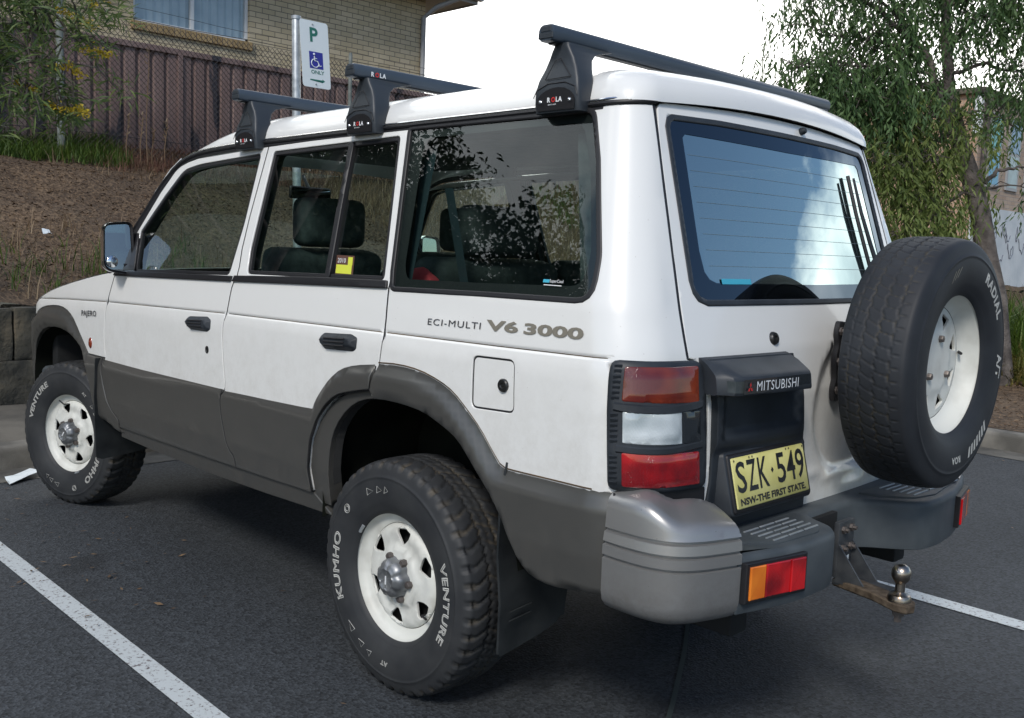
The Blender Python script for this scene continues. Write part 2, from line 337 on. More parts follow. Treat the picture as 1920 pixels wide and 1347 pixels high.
def frame(fn,u,v):
    e=1e-4; p=Vector(fn(u,v)); a=Vector(fn(u+e,v))-p; b=Vector(fn(u,v+e))-p; n=b.cross(a)
    return p,(n.normalized() if n.length>1e-14 else Vector((0,1,0)))
def on(fn,u,v,h=0,side=1):
    p,n=frame(fn,u,v); p=p+h*n
    if side<0: p.y=-p.y
    return p
def panel(name,outer,mat,parent=None,holes=(),fn=S,off=0.0,offf=None,thick=.012,rnd=.0028,ins=.0031,grid=.035,side=1,step=.02,extra=()):
    """a sheet cut to an outline drawn on surface fn, with rounded edges and returned rims"""
    O=inset(resamp(outer,step),ins) if ins else resamp(outer,step); HS=[]
    for h in holes:
        H=resamp(h,step); H=inset(H,-ins) if ins else H; HS.append(H)
    vs=[];ed=[];kind=[];outd=[]
    def loop(P,sgn):
        b=len(vs); n=len(P); I1=inset(P,.3*rnd*sgn) if rnd else None; I2=inset(P,rnd*sgn) if rnd else None
        for i,q in enumerate(P):
            vs.append(q); kind.append(0); 
            d=Vector(P[i])-Vector(I2[i]) if rnd else Vector((0,0)); outd.append(d.normalized() if d.length>0 else d)
            ed.append((b+i,b+(i+1)%n))
        if rnd:
            for k,I in ((1,I1),(2,I2)):
                for i,q in enumerate(I): vs.append(q); kind.append(k); outd.append(outd[b+i])
    loop(O,1)
    for H in HS: loop(H,-1)
    xs=[p[0] for p in O]; ys=[p[1] for p in O]
    nx=int((max(xs)-min(xs))/grid)+1; ny=int((max(ys)-min(ys))/grid)+1; mg=rnd+grid*.35
    for i in range(nx+1):
        for j in range(ny+1):
            x=min(xs)+(i+.5*(j%2))*grid; y=min(ys)+j*grid
            if extra and x>-.8 and abs(y-czl(x))<.02: continue
            if inside(x,y,O) and not any(inside(x,y,H) for H in HS) and dist(x,y,O)>mg and all(dist(x,y,H)>mg for H in HS):
                vs.append((x,y)); kind.append(3); outd.append(None)
    for q in extra:
        if inside(q[0],q[1],O) and not any(inside(q[0],q[1],H) for H in HS) and dist(q[0],q[1],O)>rnd*1.4: vs.append(q); kind.append(3); outd.append(None)
    nv=len(vs)
    V,E_,F,ov,oe,of=delaunay_2d_cdt([Vector(q) for q in vs],ed,[],0,1e-6)
    mp={}
    for i,src in enumerate(ov):
        if src: mp[i]=src[0]
    tris=[]
    for f in F:
        cx=sum(V[k][0] for k in f)/3; cy=sum(V[k][1] for k in f)/3
        if inside(cx,cy,O) and not any(inside(cx,cy,H) for H in HS): tris.append(tuple(f))
    G=lambda u,v: off+(offf(u,v) if offf else 0)
    P3=[];N3=[]
    for i,q in enumerate(V):
        k=mp.get(i); kd=kind[k] if k is not None else 3; u,v=q
        p,n=frame(fn,u,v); h=G(u,v)
        if offf:
            e=6e-4; pu,nu=frame(fn,u+e,v); pv,nv_=frame(fn,u,v+e)
            n2=(pv+nv_*G(u,v+e)-(p+n*h)).cross(pu+nu*G(u+e,v)-(p+n*h)).normalized()
        else: n2=n
        if n2.dot(n)<.3: n2=n
        sink={0:-rnd,1:-.35*rnd,2:-.04*rnd,3:0}[kd]
        P3.append(p+n*(h+sink)); 
        if kd in (0,1):
            pu=frame(fn,u+1e-3*outd[k].x,v+1e-3*outd[k].y)[0]-p
            if pu.length>0: n2=(n2+pu.normalized()*(1.1 if kd==0 else .45)).normalized()
        N3.append(n2)
    used=sorted({k for t in tris for k in t}); ren={k:i for i,k in enumerate(used)}
    vsx=[P3[k] for k in used]; nsx=[N3[k] for k in used]; fs=[tuple(ren[k] for k in t) for t in tris]
    # orient
    if fs:
        t=fs[len(fs)//2]; nn=(vsx[t[1]]-vsx[t[0]]).cross(vsx[t[2]]-vsx[t[0]])
        if nn.dot(nsx[t[0]])<0: fs=[f[::-1] for f in fs]
    if thick:
        cnt={}
        for f in fs:
            for a,b in zip(f,f[1:]+f[:1]): cnt[(a,b)]=1
        bnd=[(a,b) for (a,b) in cnt if (b,a) not in cnt]
        base={}
        for a,b in bnd:
            for k in (a,b):
                if k not in base:
                    o=used[k]; u,v=V[o]; n=frame(fn,u,v)[1]
                    base[k]=(len(vsx),len(vsx)+1); vsx.append(vsx[k]); vsx.append(vsx[k]-n*thick); d=(nsx[k]-n*nsx[k].dot(n)); d=d.normalized() if d.length>1e-6 else n
                    nsx.append(d); nsx.append(d)
        for a,b in bnd: fs.append((base[b][0],base[a][0],base[a][1],base[b][1]))
    if side<0:
        vsx=[Vector((p.x,-p.y,p.z)) for p in vsx]; nsx=[Vector((p.x,-p.y,p.z)) for p in nsx]; fs=[f[::-1] for f in fs]
    me=bpy.data.meshes.new(name); me.from_pydata([tuple(p) for p in vsx],[],fs); me.materials.append(mat)
    for p in me.polygons: p.use_smooth=True
    me.normals_split_custom_set_from_vertices([tuple(n) for n in nsx])
    o=bpy.data.objects.new(name,me); return link(o,parent)
def lettering(txt,size,mat,name,parent,fn,ext=0,outline=0,shear=0,sx=1,spacing=1,bold=0,align='LEFT',res=3):
    """text as a mesh, each vertex (u right, v up, h out) sent through fn"""
    cu=bpy.data.curves.new(name,'FONT'); cu.body=txt; cu.size=size; cu.align_x=align; cu.shear=shear; cu.space_character=spacing; cu.resolution_u=res; cu.offset=bold
    if outline: cu.fill_mode='NONE'; cu.bevel_depth=outline; cu.bevel_resolution=0
    elif ext: cu.extrude=ext
    t=bpy.data.objects.new(name,cu); C.objects.link(t); bpy.context.view_layer.update()
    me=bpy.data.meshes.new_from_object(t.evaluated_get(bpy.context.evaluated_depsgraph_get())); bpy.data.objects.remove(t); bpy.data.curves.remove(cu)
    bm=bmesh.new(); bm.from_mesh(me); bpy.data.meshes.remove(me)
    for v in bm.verts: v.co=Vector(fn(v.co.x*sx,v.co.y,v.co.z))
    return bobj(name,bm,mat,parent,fix=False,smooth=False)
D={'seamF':[[2.0618,1.196],[2.0678,1.1886],[2.1142,1.0678],[2.1392,0.9857],[2.1428,0.8812],[2.1305,0.8167],[2.1563,0.781],[2.1648,0.7469],[2.1337,0.6696],[2.0858,0.585],[1.9978,0.5416],[2.0146,0.5041]],
'seamM':[[1.037,1.717],[1.0245,1.363],[0.9883,1.2291],[1.0205,1.205],[1.0326,1.1155],[1.0352,1.0916],[1.0544,1.0504],[1.0558,0.9905],[1.0435,0.8976],[1.0294,0.8128],[1.0541,0.7752],[1.0497,0.7215],[1.0232,0.6436],[0.999,0.5862],[0.9635,0.5658],[0.9574,0.5214]],
'seamR':[[0.2048,1.7405],[0.0913,1.2887],[0.0861,1.2535],[0.0852,1.2326],[0.0744,1.1145],[0.082,1.0607],[0.0883,1.0106],[0.0952,0.9715],[0.1064,0.9265]],
'doorarch':[[0.1064,0.9265],[0.2122,0.9052],[0.284,0.8861],[0.3489,0.8424],[0.4003,0.7882],[0.4205,0.7547],[0.4475,0.7089],[0.4572,0.6455],[0.4622,0.6097],[0.4501,0.5378]],
'archopen':[[0.3622,0.5529],[0.3606,0.6324],[0.3484,0.7143],[0.3182,0.7804],[0.2542,0.8452],[0.1779,0.8855],[0.069,0.9028],[-0.0426,0.9025],[-0.1414,0.8937],[-0.2364,0.8624],[-0.2916,0.8369],[-0.3374,0.7943],[-0.3665,0.7659],[-0.432,0.7041],[-0.4708,0.6543],[-0.4975,0.6087],[-0.5345,0.5523],[-0.5803,0.5234],[-0.6494,0.5161],[-0.7325,0.5272],[-0.8101,0.5354]],
'borderR':[[0.448,0.8257],[0.4357,0.8489],[0.4019,0.8871],[0.3515,0.9355],[0.2878,0.9757],[0.2109,0.9962],[0.1016,1.0099]],
'borderQ':[[0.0883,1.0114],[-0.0102,1.0175],[-0.1101,1.0117],[-0.1993,0.9917],[-0.2623,0.9673],[-0.3236,0.9238],[-0.3764,0.8827],[-0.427,0.8277],[-0.4635,0.7931],[-0.5236,0.7931],[-0.6509,0.7958],[-0.8147,0.7982]],
'borderF':[[3.0455,0.9516],[2.9406,0.9829],[2.7517,1.0014],[2.6265,0.9954],[2.5302,0.9638],[2.4608,0.9096],[2.3952,0.8571],[2.3319,0.8029],[2.131,0.8045]],
'openF':[[3.2684,0.6253],[3.112,0.7319],[3.0237,0.8253],[2.9078,0.8808],[2.7187,0.8985],[2.5698,0.8838],[2.4762,0.8579],[2.4096,0.8212],[2.3685,0.7676],[2.3313,0.7037],[2.2824,0.5946],[2.2769,0.5123],[2.1409,0.5006],[2.0743,0.4736],[1.9857,0.476]],
'glassF':[[1.9229,1.3803],[1.794,1.5332],[1.6838,1.6437],[1.5583,1.6636],[1.0794,1.6889],[1.0546,1.4224],[1.0568,1.2336],[1.8707,1.2068]],
'frameF':[[1.9959,1.3792],[1.912,1.4963],[1.8572,1.5707],[1.7831,1.6365],[1.6941,1.6751],[1.5768,1.6934],[1.037,1.717]],
'handleF':[[1.3402,1.048],[1.3185,1.0581],[1.1757,1.067],[1.1454,1.0571],[1.1467,1.0205],[1.171,1.0082],[1.3056,1.0068],[1.3381,1.0209]],
'handleR':[[0.4057,1.0636],[0.3853,1.0758],[0.2387,1.0838],[0.2063,1.075],[0.2061,1.0401],[0.2222,1.0301],[0.3746,1.0231],[0.4035,1.0376]],
'lensO':[[-0.8326,1.1001],[-0.8971,1.1006],[-1.0074,1.0992],[-1.0353,1.0876],[-1.0486,1.0096],[-0.9419,1.0145],[-0.8757,1.0179],[-0.8337,1.0223]],
'lensW':[[-0.8393,0.9997],[-0.9024,0.9968],[-0.9842,0.9965],[-0.994,0.9144],[-0.9072,0.9183],[-0.8428,0.9216]],
'lensK':[[-0.9901,0.9961],[-1.0541,0.9937],[-1.0646,0.9112],[-1.0,0.9138]],
'lensR':[[-0.8421,0.9009],[-0.9218,0.8972],[-1.0606,0.8888],[-1.0689,0.8147],[-1.0596,0.8037],[-0.9263,0.8133],[-0.8569,0.8202],[-0.8457,0.8312]]}
def T(k): return [tuple(q) for q in D[k]]
# ---------------------------------------------------------------- the car
car=empty('four_wheel_drive_car'); tag(car,'white four-wheel-drive station wagon with grey lower cladding, roof bars and rear spare wheel','car')
seamF,seamM,seamR,darch=chk(T('seamF'),1),chk(T('seamM'),1),chk(T('seamR'),1),chk(T('doorarch'),1)
arch=chk(T('archopen'),1); openF=[(3.13,.50),(3.13,.62),(3.10,.74)]+T('openF')[2:]; openF=chk(openF,1)
bR,bQ,bD=chk(T('borderR'),1),chk(T('borderQ'),1),[(2.131,.8045),(1.75,.804),(1.03,.812),(.735,.8157),(.448,.824)]
bF=chk([(3.10,.925),(3.03,.958)]+T('borderF')[1:-1],1)+[(2.131,.8045)]
creaseL=[(3.05,1.018),(2.6,1.042),(2.12,1.0613),(1.03,1.0897),(.3,1.101),(-.43,1.111),(-.80,1.1176)]
def czl(x): return ip(tuple(sorted(creaseL)),x)
def crease(s,z):
    """the swage line: a fine groove below a soft shoulder"""
    if s<-.80: return 0
    d=z-czl(s); return -.0040*math.exp(-(d/.0045)**2)+(.0035*sstep(.0,.035,-d) if d<0 else 0)
CX=[(x*.02,czl(x*.02)+dz) for x in range(-40,153) for dz in (-.016,-.010,-.006,-.003,0,.003,.006,.010,.016)]
doorbot=[(2.0146,.505),(1.43,.513),(.957,.5214),(.69,.527),(.4536,.533)]
sillbot=[(2.05,.452),(1.75,.446),(1.2,.444),(.79,.452),(.53,.462),(.36,.466)]
dr=lambda P:list(reversed(P))
gF=rcorn(T('glassF'),[.01,.02,.04,.06,.02,.02,.02,.01]); gR=rcorn([(.9895,1.6926),(.2395,1.7104),(.175,1.464),(.122,1.2614),(.4618,1.2533),(.93,1.2435),(.955,1.33)],[.015,.015,.01,.015,0,.02,.01])
gQ=rcorn([(.2002,1.7359),(-.3448,1.737),(-.5664,1.7395),(-.626,1.6021),(-.7073,1.3576),(-.7200,1.2470),(-.3202,1.2419),(.0722,1.2334),(.0913,1.2887)],[.02,0,.03,.01,.02,.055,0,.02,0])
HC=[1,-1]
fender_out=dr(seamF[:seamF.index(seamF[0])+1])
def below(P,z): return [q for q in P if q[1]<=z]
fe_top=[(2.0634,1.2006),(2.18,1.188),(2.342,1.164),(2.5357,1.133),(2.7805,1.088),(2.9575,1.045),(3.04,1.015)]
def cladoff(b,amp=.012,w=.035):
    def f(u,v):
        return amp*sstep(0,w,dist(u,v,b,False))
    return f
for sd in HC:
    L_=sd>0
    # front wing
    sf=[q for q in seamF if q[1]>.80]
    o=panel('front_wing',chk(fe_top,1)+[(3.085,.985),(3.10,.93)]+bF[1:]+dr(sf)[1:-1],M['white'],car,side=sd,offf=crease,extra=CX)
    fl=panel('front_wheel_flare',[(3.19,.50),(3.20,.66),(3.165,.82),(3.125,.91)]+bF+dr([q for q in dr(seamF) if q[1]<.80])[0:]+[(1.9857,.476)]+dr(openF),M['grey'],car,side=sd,off=.003,offf=lambda u,v:.020*sstep(0,.05,dist(u,v,bF,False))*(1-.35*sstep(2.33,2.2,u))-.012*(1-sstep(0,.02,dist(u,v,openF,False))),thick=.05,ins=.001,grid=.02)
    if L_:
        lettering('PAJERO',.036,M['txtd'],'model_lettering',o,lambda u,v,h:on(S,2.4088-u,.9775+v+u*.055,.0060),sx=1.4,bold=.0005,spacing=1.1)
        mk=bmesh.new(); pp=on(S,2.303,.858,.001); 
        bmesh.ops.create_uvsphere(mk,u_segments=16,v_segments=10,radius=1)
        for v in mk.verts: v.co=Vector((pp.x+v.co.x*.020,pp.y+v.co.y*.010,pp.z+v.co.z*.027))
        bobj('side_marker_lamp',mk,M['lensorange'],o)
    # inner shell closing the gaps
    panel('inner_body_side',[(3.0,.97),(2.06,1.15),(1.98,1.36),(1.85,1.56),(1.69,1.66),(1.04,1.70),(.2,1.725),(-.60,1.735),(-.90,1.35),(-1.02,1.1),(-1.05,.62),(-.80,.56)]+dr(arch)[2:-1]+[(.40,.50),(2.0,.49)]+[q for q in dr(openF) if q[0]<3.08],M['black'],car,holes=[inset(gF,-.004),inset(gR,-.004),inset(gQ,.02)],side=sd,off=-.022,rnd=0,ins=0,grid=.06,thick=.03)
    # front door
    d1=panel('front_door',dr([q for q in dr(seamF) if q[1]>.5])+[(2.0146,.505),(1.43,.513),(.957,.5214)]+dr(seamM)+dr(chk(T('frameF')[1:-1],1))+[(1.9959,1.3792)],M['white'],car,holes=[gF],side=sd,offf=crease,extra=CX)
    panel('window_glass',gF,M['glass'],d1,side=sd,off=-.012,rnd=0,ins=-.006,grid=.08,thick=0)
    cd=[(q[0],q[1]) for q in seamF if q[1]<.8045]
    c1=panel('side_cladding',dr(cd)[0:]+[q for q in bD if 1.031<q[0]]+[(1.0305,.812)]+[q for q in seamM if q[1]<.81]+dr([(2.0146,.505),(1.43,.513),(.957,.5214)])[1:],M['grey'],d1,side=sd,off=.002,offf=cladoff(bD),grid=.025)
    panel('belt_moulding',rcorn([(2.066,1.181),(1.0295,1.2075),(1.025,1.2285),(1.85,1.2095),(2.054,1.204)],.003),M['rubber'],d1,side=sd,off=.010,step=.012,rnd=.004,ins=0,thick=.02)
    panel('mirror_sail',[(2.045,1.204),(1.86,1.209),(1.885,1.29),(1.925,1.375),(1.9959,1.377),(2.02,1.31)],M['rubber'],d1,side=sd,off=.006,rnd=.003,thick=.02)
    panel('window_seal',gF,M['rubber'],d1,holes=[inset(gF,.012)],side=sd,off=-.004,rnd=.002,ins=0,thick=.012)
    # rear door
    r1=panel('rear_door',seamM+[(.957,.5214),(.69,.527),(.4536,.533)]+dr(darch)+dr(seamR)[1:],M['white'],car,holes=[gR],side=sd,offf=crease,extra=CX)
    panel('window_glass',gR,M['glass'],r1,side=sd,off=-.012,rnd=0,ins=-.006,grid=.08,thick=0)
    ra=[q for q in darch]
    panel('side_cladding',[q for q in seamM if q[1]<.8125]+[(.957,.5214),(.69,.527),(.4536,.533)]+dr(ra)+[(.1016,1.0099)]+dr(bR)[1:]+dr([q for q in bD if q[0]<1.03 and q[0]>.45]),M['grey'],r1,side=sd,off=.002,offf=lambda u,v:.012*sstep(0,.035,dist(u,v,bD+bR[1:],False))+.012*sstep(.5,.3,u)*sstep(0,.05,dist(u,v,bR,False)),grid=.025)
    panel('belt_moulding',rcorn([(1.0145,1.208),(.64,1.2195),(.33,1.2285),(.0885,1.2345),(.0965,1.2580),(.46,1.2505),(1.003,1.231)],.003),M['rubber'],r1,side=sd,off=.010,step=.012,rnd=.004,ins=0,thick=.02)
    panel('window_seal',gR,M['rubber'],r1,holes=[inset(gR,.012)],side=sd,off=-.004,rnd=.002,ins=0,thick=.012)
    panel('window_divider',[(.510,1.7035),(.4755,1.4814),(.4325,1.2465),(.4075,1.2475),(.450,1.4814),(.484,1.7040)],M['rubber'],r1,side=sd,off=.004,rnd=.004,ins=0,thick=.018,step=.05)
    # rear quarter
    fo=rcorn([(-.331,1.0750),(-.4865,1.0785),(-.4945,.9440),(-.3345,.9370)],.018)
    tg=[(-.7303,1.754),(-.82,1.56),(-.9104,1.367),(-.972,1.235),(-1.0167,1.1184),(-1.07,1.10),(-1.105,.95),(-1.115,.78),(-1.08,.70)]
    def qoff(u,v): return crease(u,v)
    q1=panel('rear_quarter_panel',seamR+[(.1064,.9265)]+dr([q for q in dr(arch) if q[0]>.09 and False])+[(.13,.905)]+[q for q in arch if q[0]<.12]+[(-.8101,.60),(-.95,.70)]+dr(tg)+[(-.5566,1.746),(-.3426,1.7455),(.19,1.744)],M['white'],car,holes=[gQ,fo],side=sd,offf=qoff,extra=CX)
    panel('window_glass',inset(gQ,.004),M['tint'],q1,holes=[],side=sd,off=-.004,rnd=0,ins=0,grid=.08,thick=0)
    gi=rcorn([(.115,1.700),(-.3448,1.707),(-.535,1.708),(-.60,1.58),(-.672,1.37),(-.672,1.285),(-.3202,1.275),(.02,1.269),(.045,1.31)],[.04,0,.04,0,.02,.05,0,.03,.02])
    panel('window_border',inset(gQ,.004),M['rubber'],q1,holes=[gi],side=sd,off=-.007,rnd=0,ins=0,thick=0)
    panel('window_seal',inset(gQ,-.006),M['rubber'],q1,holes=[inset(gQ,.009)],side=sd,off=.004,rnd=.004,ins=0,thick=.014)
    f1=panel('fuel_door',fo,M['white'],q1,side=sd,ins=.0018,rnd=.002)
    if L_:
        bm=bmesh.new(); P0,n0=frame(S,-.4533,1.0105)
        lathe(bm,[(0.0001,.006),(.006,.006),(.008,.009),(.0155,.009),(.018,.006),(.018,0)],24,lambda r,w,t:tuple(P0+n0*w+Vector((r*math.cos(t),0,r*math.sin(t)))))
        bobj('fuel_door_lock',bm,M['brass'],f1)
        lettering('ECI-MULTI',.026,M['txtd'],'engine_lettering',q1,lambda u,v,h:on(S,-.1185-u,1.1435+v+u*.025,.0022),sx=1.70,bold=0,spacing=1.14)
        lettering('V6',.0375,M['txtg'],'engine_lettering',q1,lambda u,v,h:on(S,-.3707-u,1.1500+v+u*.018,.0022),sx=2.80,bold=.0014)
        lettering('3000',.0375,M['txtg'],'engine_lettering',q1,lambda u,v,h:on(S,-.505-u,1.1524+v+u*.018,.0022),sx=2.75,bold=.0014)
    qb=[(.0883,1.0114)]+bQ[1:]+[(-.83,.798)]
    qc=panel('side_cladding',[q for q in qb]+[(-.832,.70),(-.8101,.5354)]+dr([q for q in arch if q[0]<.105])+[(.1064,.9265),(.0952,.9715)],M['grey'],q1,side=sd,off=.003,offf=lambda u,v:.022*sstep(0,.055,dist(u,v,qb,False))*(1-.4*sstep(-.6,-.8,u))-.012*(1-sstep(0,.02,dist(u,v,arch,False))),thick=.05,grid=.02,ins=.001)
    # thin inner arch lip ahead of the wheel
    al=[q for q in arch if q[0]>.06]
    panel('arch_lip',al+dr([(q[0],q[1]) for q in darch])[::-1]+[(.45,.50),(.365,.50)],M['grey'],q1,side=sd,off=-.001,rnd=.003,ins=.001,thick=.05)
    panel('sill_cover',doorbot+dr(sillbot)[0:],M['grey'],car,side=sd,off=.004,rnd=.004,ins=.002,thick=.03)
    # swage line and the brown edge along the cladding
    def strip_on(name,P,w_,h,mat,par):
        P=resamp(P,.03,False); vs=[]
        for u,v in P: vs+=[on(S,u,v-w_/2,h,sd),on(S,u,v+w_/2,h,sd)]
        return mesh(name,vs,[(2*i,2*i+1,2*i+3,2*i+2) for i in range(len(P)-1)],mat,par)
    M.setdefault('seam',varied('dirty brown seam',(.03,.022,.015),(.14,.09,.045),scale=6,rough=.8))
    def cut(P,a,b): return [(x,czl(x)) for x in [a+(b-a)*i/40 for i in range(41)]]
    strip_on('swage_line',cut(0,3.03,2.125),.0022,-.0025,M['seam'],o); strip_on('swage_line',cut(0,2.10,1.045),.0022,-.0025,M['seam'],d1); strip_on('swage_line',cut(0,1.025,.082),.0022,-.0025,M['seam'],r1); strip_on('swage_line',cut(0,.065,-.79),.0025,-.0025,M['seam'],q1)
    strip_on('cladding_edge',[q for q in bQ if q[0]>-.79],.004,.0055,M['seam'],qc); strip_on('cladding_edge',[q for q in bD if q[0]>1.04],.003,.003,M['seam'],c1); strip_on('cladding_edge',dr(bR),.003,.003,M['seam'],r1)
    def ribbon(P,w_,h,mat,par,name='panel_gap_shade'):  # black strip over an open gap, painting in the shade between panels
        P=resamp(P,.02,False); vs=[]; n=len(P)
        for i,(u,v) in enumerate(P):
            a=Vector(P[max(0,i-1)]); b=Vector(P[min(n-1,i+1)]); t=(b-a).normalized(); vs+=[on(S,u-t.y*w_/2,v+t.x*w_/2,h,sd),on(S,u+t.y*w_/2,v-t.x*w_/2,h,sd)]
        return mesh(name,vs,[(2*i,2*i+1,2*i+3,2*i+2) for i in range(n-1)],mat,par)
    for P_,par_ in ((seamF,d1),(seamM,r1),(seamR,q1)):
        hi=[q for q in P_ if q[1]>.80]; lo_=[q for q in P_ if q[1]<=.83]; ribbon(hi,.0058,-.0008,M['rubber'],par_)
        if P_ is not seamR: ribbon(lo_,.0058,.0125,M['rubber'],par_)
    ribbon([(.1064,.9265)]+darch,.0058,.012,M['rubber'],q1); ribbon([q for q in seamR if q[1]<1.012],.006,.013,M['rubber'],q1); ribbon(doorbot,.006,.004,M['rubber'],car)
    ribbon(tg[:5],.0085,-.0008,M['rubber'],q1); ribbon(fo+[fo[0]],.0040,-.0008,M['rubber'],f1); ribbon([(-.8305,.798),(-.832,.70),(-.8105,.5354)],.005,.013,M['rubber'],q1)
    # gutter
    g=bmesh.new(); gp=chk([(2.02,1.345),(1.93,1.462),(1.86,1.567),(1.785,1.640),(1.70,1.687),(1.58,1.712),(1.30,1.726),(1.045,1.7316),(.5742,1.7375),(.2056,1.7423),(-.3426,1.7455),(-.5566,1.748),(-.66,1.752),(-.735,1.757)],2)
    A=[on(S,s,z,.004,sd) for s,z in gp]; tube(g,A,.0065,6); g2=bmesh.new(); tube(g2,[on(S,s,z+.010,.006,sd) for s,z in gp if s<1.8],.003,6)
    go=bobj('roof_gutter',g,M['rubber'],car); bobj('gutter_trim',g2,M['chrome'],go)
    panel('gutter_seal',[(s,z) for s,z in gp if s>-.6]+dr([(s,z-.014) for s,z in gp if s>-.6]),M['rubber'],go,side=sd,off=.001,rnd=.001,ins=0,thick=.01)
    # tail lamp
    lo=rcorn([(-.7985,1.1166),(-.797,1.0738),(-.8035,.955),(-.8125,.8035),(-.8908,.800),(-1.0283,.7905),(-1.107,.790),(-1.096,.9458),(-1.076,1.085),(-1.047,1.1132),(-.9388,1.1153)],[.02,.02,0,.02,0,0,.03,0,.02,.02,0],3)
    def lf(u,v): return .006*sstep(0,.015,dist(u,v,lo))
    tl=panel('tail_lamp',lo,M['plastic'],q1,side=sd,off=.012,offf=lf,thick=.03,rnd=.005,ins=.001,grid=.02)
    for nm,mt in (('lensO','lensorange'),('lensW','lensclear'),('lensK','lensdark'),('lensR','lensred')):
        P={'lensO':[(-.8326,1.1001),(-1.037,1.0985),(-1.0486,1.0096),(-.8350,1.0190)],'lensR':[(-.8421,.9009),(-1.0606,.8900),(-1.0689,.8060),(-.8457,.8160)]}.get(nm) or T(nm); P=rcorn(P,.006 if len(P)==4 else .003,2)
        panel('lamp_lens',P,M[mt],tl,side=sd,off=.0205,offf=(lambda u,v,P=P:.004*sstep(0,.02,dist(u,v,P))),thick=.008,rnd=.003,ins=0,grid=.015)
    for z0,z1 in ((1.022,1.098),(.921,.995),(.82,.893)):
        k=0; zz=z0
        vv=[];ff=[]
        while zz<z1:
            u0=-.8105-.07*(1.1-zz)*.4; b=len(vv)
            for du,dz_,h in ((0,0,.0155),(-.016,0,.0155),(-.016,.0065,.0195),(0,.0065,.0195),(-.016,.0085,.0155),(0,.0085,.0155)): vv.append(on(S,u0+du,zz+dz_,h+.002,sd))
            ff+=[(b,b+1,b+2,b+3),(b+3,b+2,b+4,b+5)]; zz+=.0125
        mesh('lamp_louvre',vv,ff,M['plastic'],tl,smooth=False)
    if L_:
        # bars across between the lenses
        for z0 in (1.0065,.908):
            vv=[on(S,-.82-.0158*i-(1.0065-z0)*.1,z0-.0015*math.sin(i/15*PI)*4+dz_,h) for i in range(16) for dz_,h in ((-.010,.018),(-.006,.0235),(.006,.0235),(.010,.018))]
            mesh('lamp_bar',vv,[(4*i+j,4*i+j+1,4*i+5+j,4*i+4+j) for i in range(15) for j in range(3)],M['plastic'],tl)
    # door handles
    if L_:
        for dk,hk,keyed in ((d1,'handleF',1),(r1,'handleR',0)):
            P=rcorn(T(hk),.006,2); cx=sum(q[0] for q in P)/len(P); cz=sum(q[1] for q in P)/len(P)
            hd=panel('door_handle',P,M['plastic'],dk,off=.006,offf=lambda u,v:.016*sstep(0,.018,dist(u,v,P)),thick=.02,rnd=.004,ins=0,grid=.01)
            for k in (-1,0,1):
                b=bmesh.new(); tube(b,[on(S,cx+.055,cz+k*.011-.003,.0225),on(S,cx-.055,cz+k*.011+.003,.0225)],.003,6); bobj('handle_rib',b,M['rubber'],hd)
            panel('handle_recess',rcorn([(cx+.075,cz-.02),(cx+.055,cz-.062),(cx-.05,cz-.060),(cx-.075,cz-.02)],.02),M['white'],dk,off=-.0012,offf=lambda u,v:.0035*math.exp(-((v-(cz-.058))/.006)**2),thick=0,rnd=0,ins=0,grid=.008)
        bm=bmesh.new(); P0,n0=frame(S,1.170,.9408)
        lathe(bm,[(0.0001,.004),(.006,.004),(.008,.006),(.013,.005),(.0145,0)],20,lambda r,w,t:tuple(P0+n0*w+Vector((r*math.cos(t),0,r*1.1*math.sin(t)))))
        bobj('door_lock',bm,M['brass'],d1)
# ---- registration label on the rear door glass, maker's label on the quarter glass
def lbl(parent,fn,u0,v0,w_,h_,mat,name,h=.001,du=0): # flat label, u to the right
    return mesh(name,[on(fn,u0,v0,h),on(fn,u0-w_,v0,h),on(fn,u0-w_+du,v0+h_,h),on(fn,u0+du,v0+h_,h)],[(0,1,2,3)],mat,parent,smooth=False)
RD=[o for o in car.children if o.name.startswith('rear_door')][0]
QP=[o for o in car.children if o.name.startswith('rear_quarter_panel')][0]
lb=lbl(RD,S,.3975,1.2675,.099,.062,M['sticker_b'],'registration_label',-.010,.018)
lbl(RD,S,.394,1.271,.086,.028,M['sticker_y'],'label_print',-.009,.008); lbl(RD,S,.339,1.2985,.025,.026,M['sticker_y'],'label_print',-.009,.008)
lettering('2010',.021,M['txtw'],'label_print',RD,lambda u,v,h:on(S,.400-u+v*.28,1.3055+v,-.009),sx=1.1)
lbl(QP,S,-.540,1.287,.022,.008,M['sticker_c'],'window_label',-.001)
lettering('SuperCool',.0115,M['txtw'],'window_label',QP,lambda u,v,h:on(S,-.563-u+v*.2,1.288+v,-.001),sx=.95)
lbl(QP,S,-.545,1.280,.062,.002,M['txtw'],'window_label',-.001)
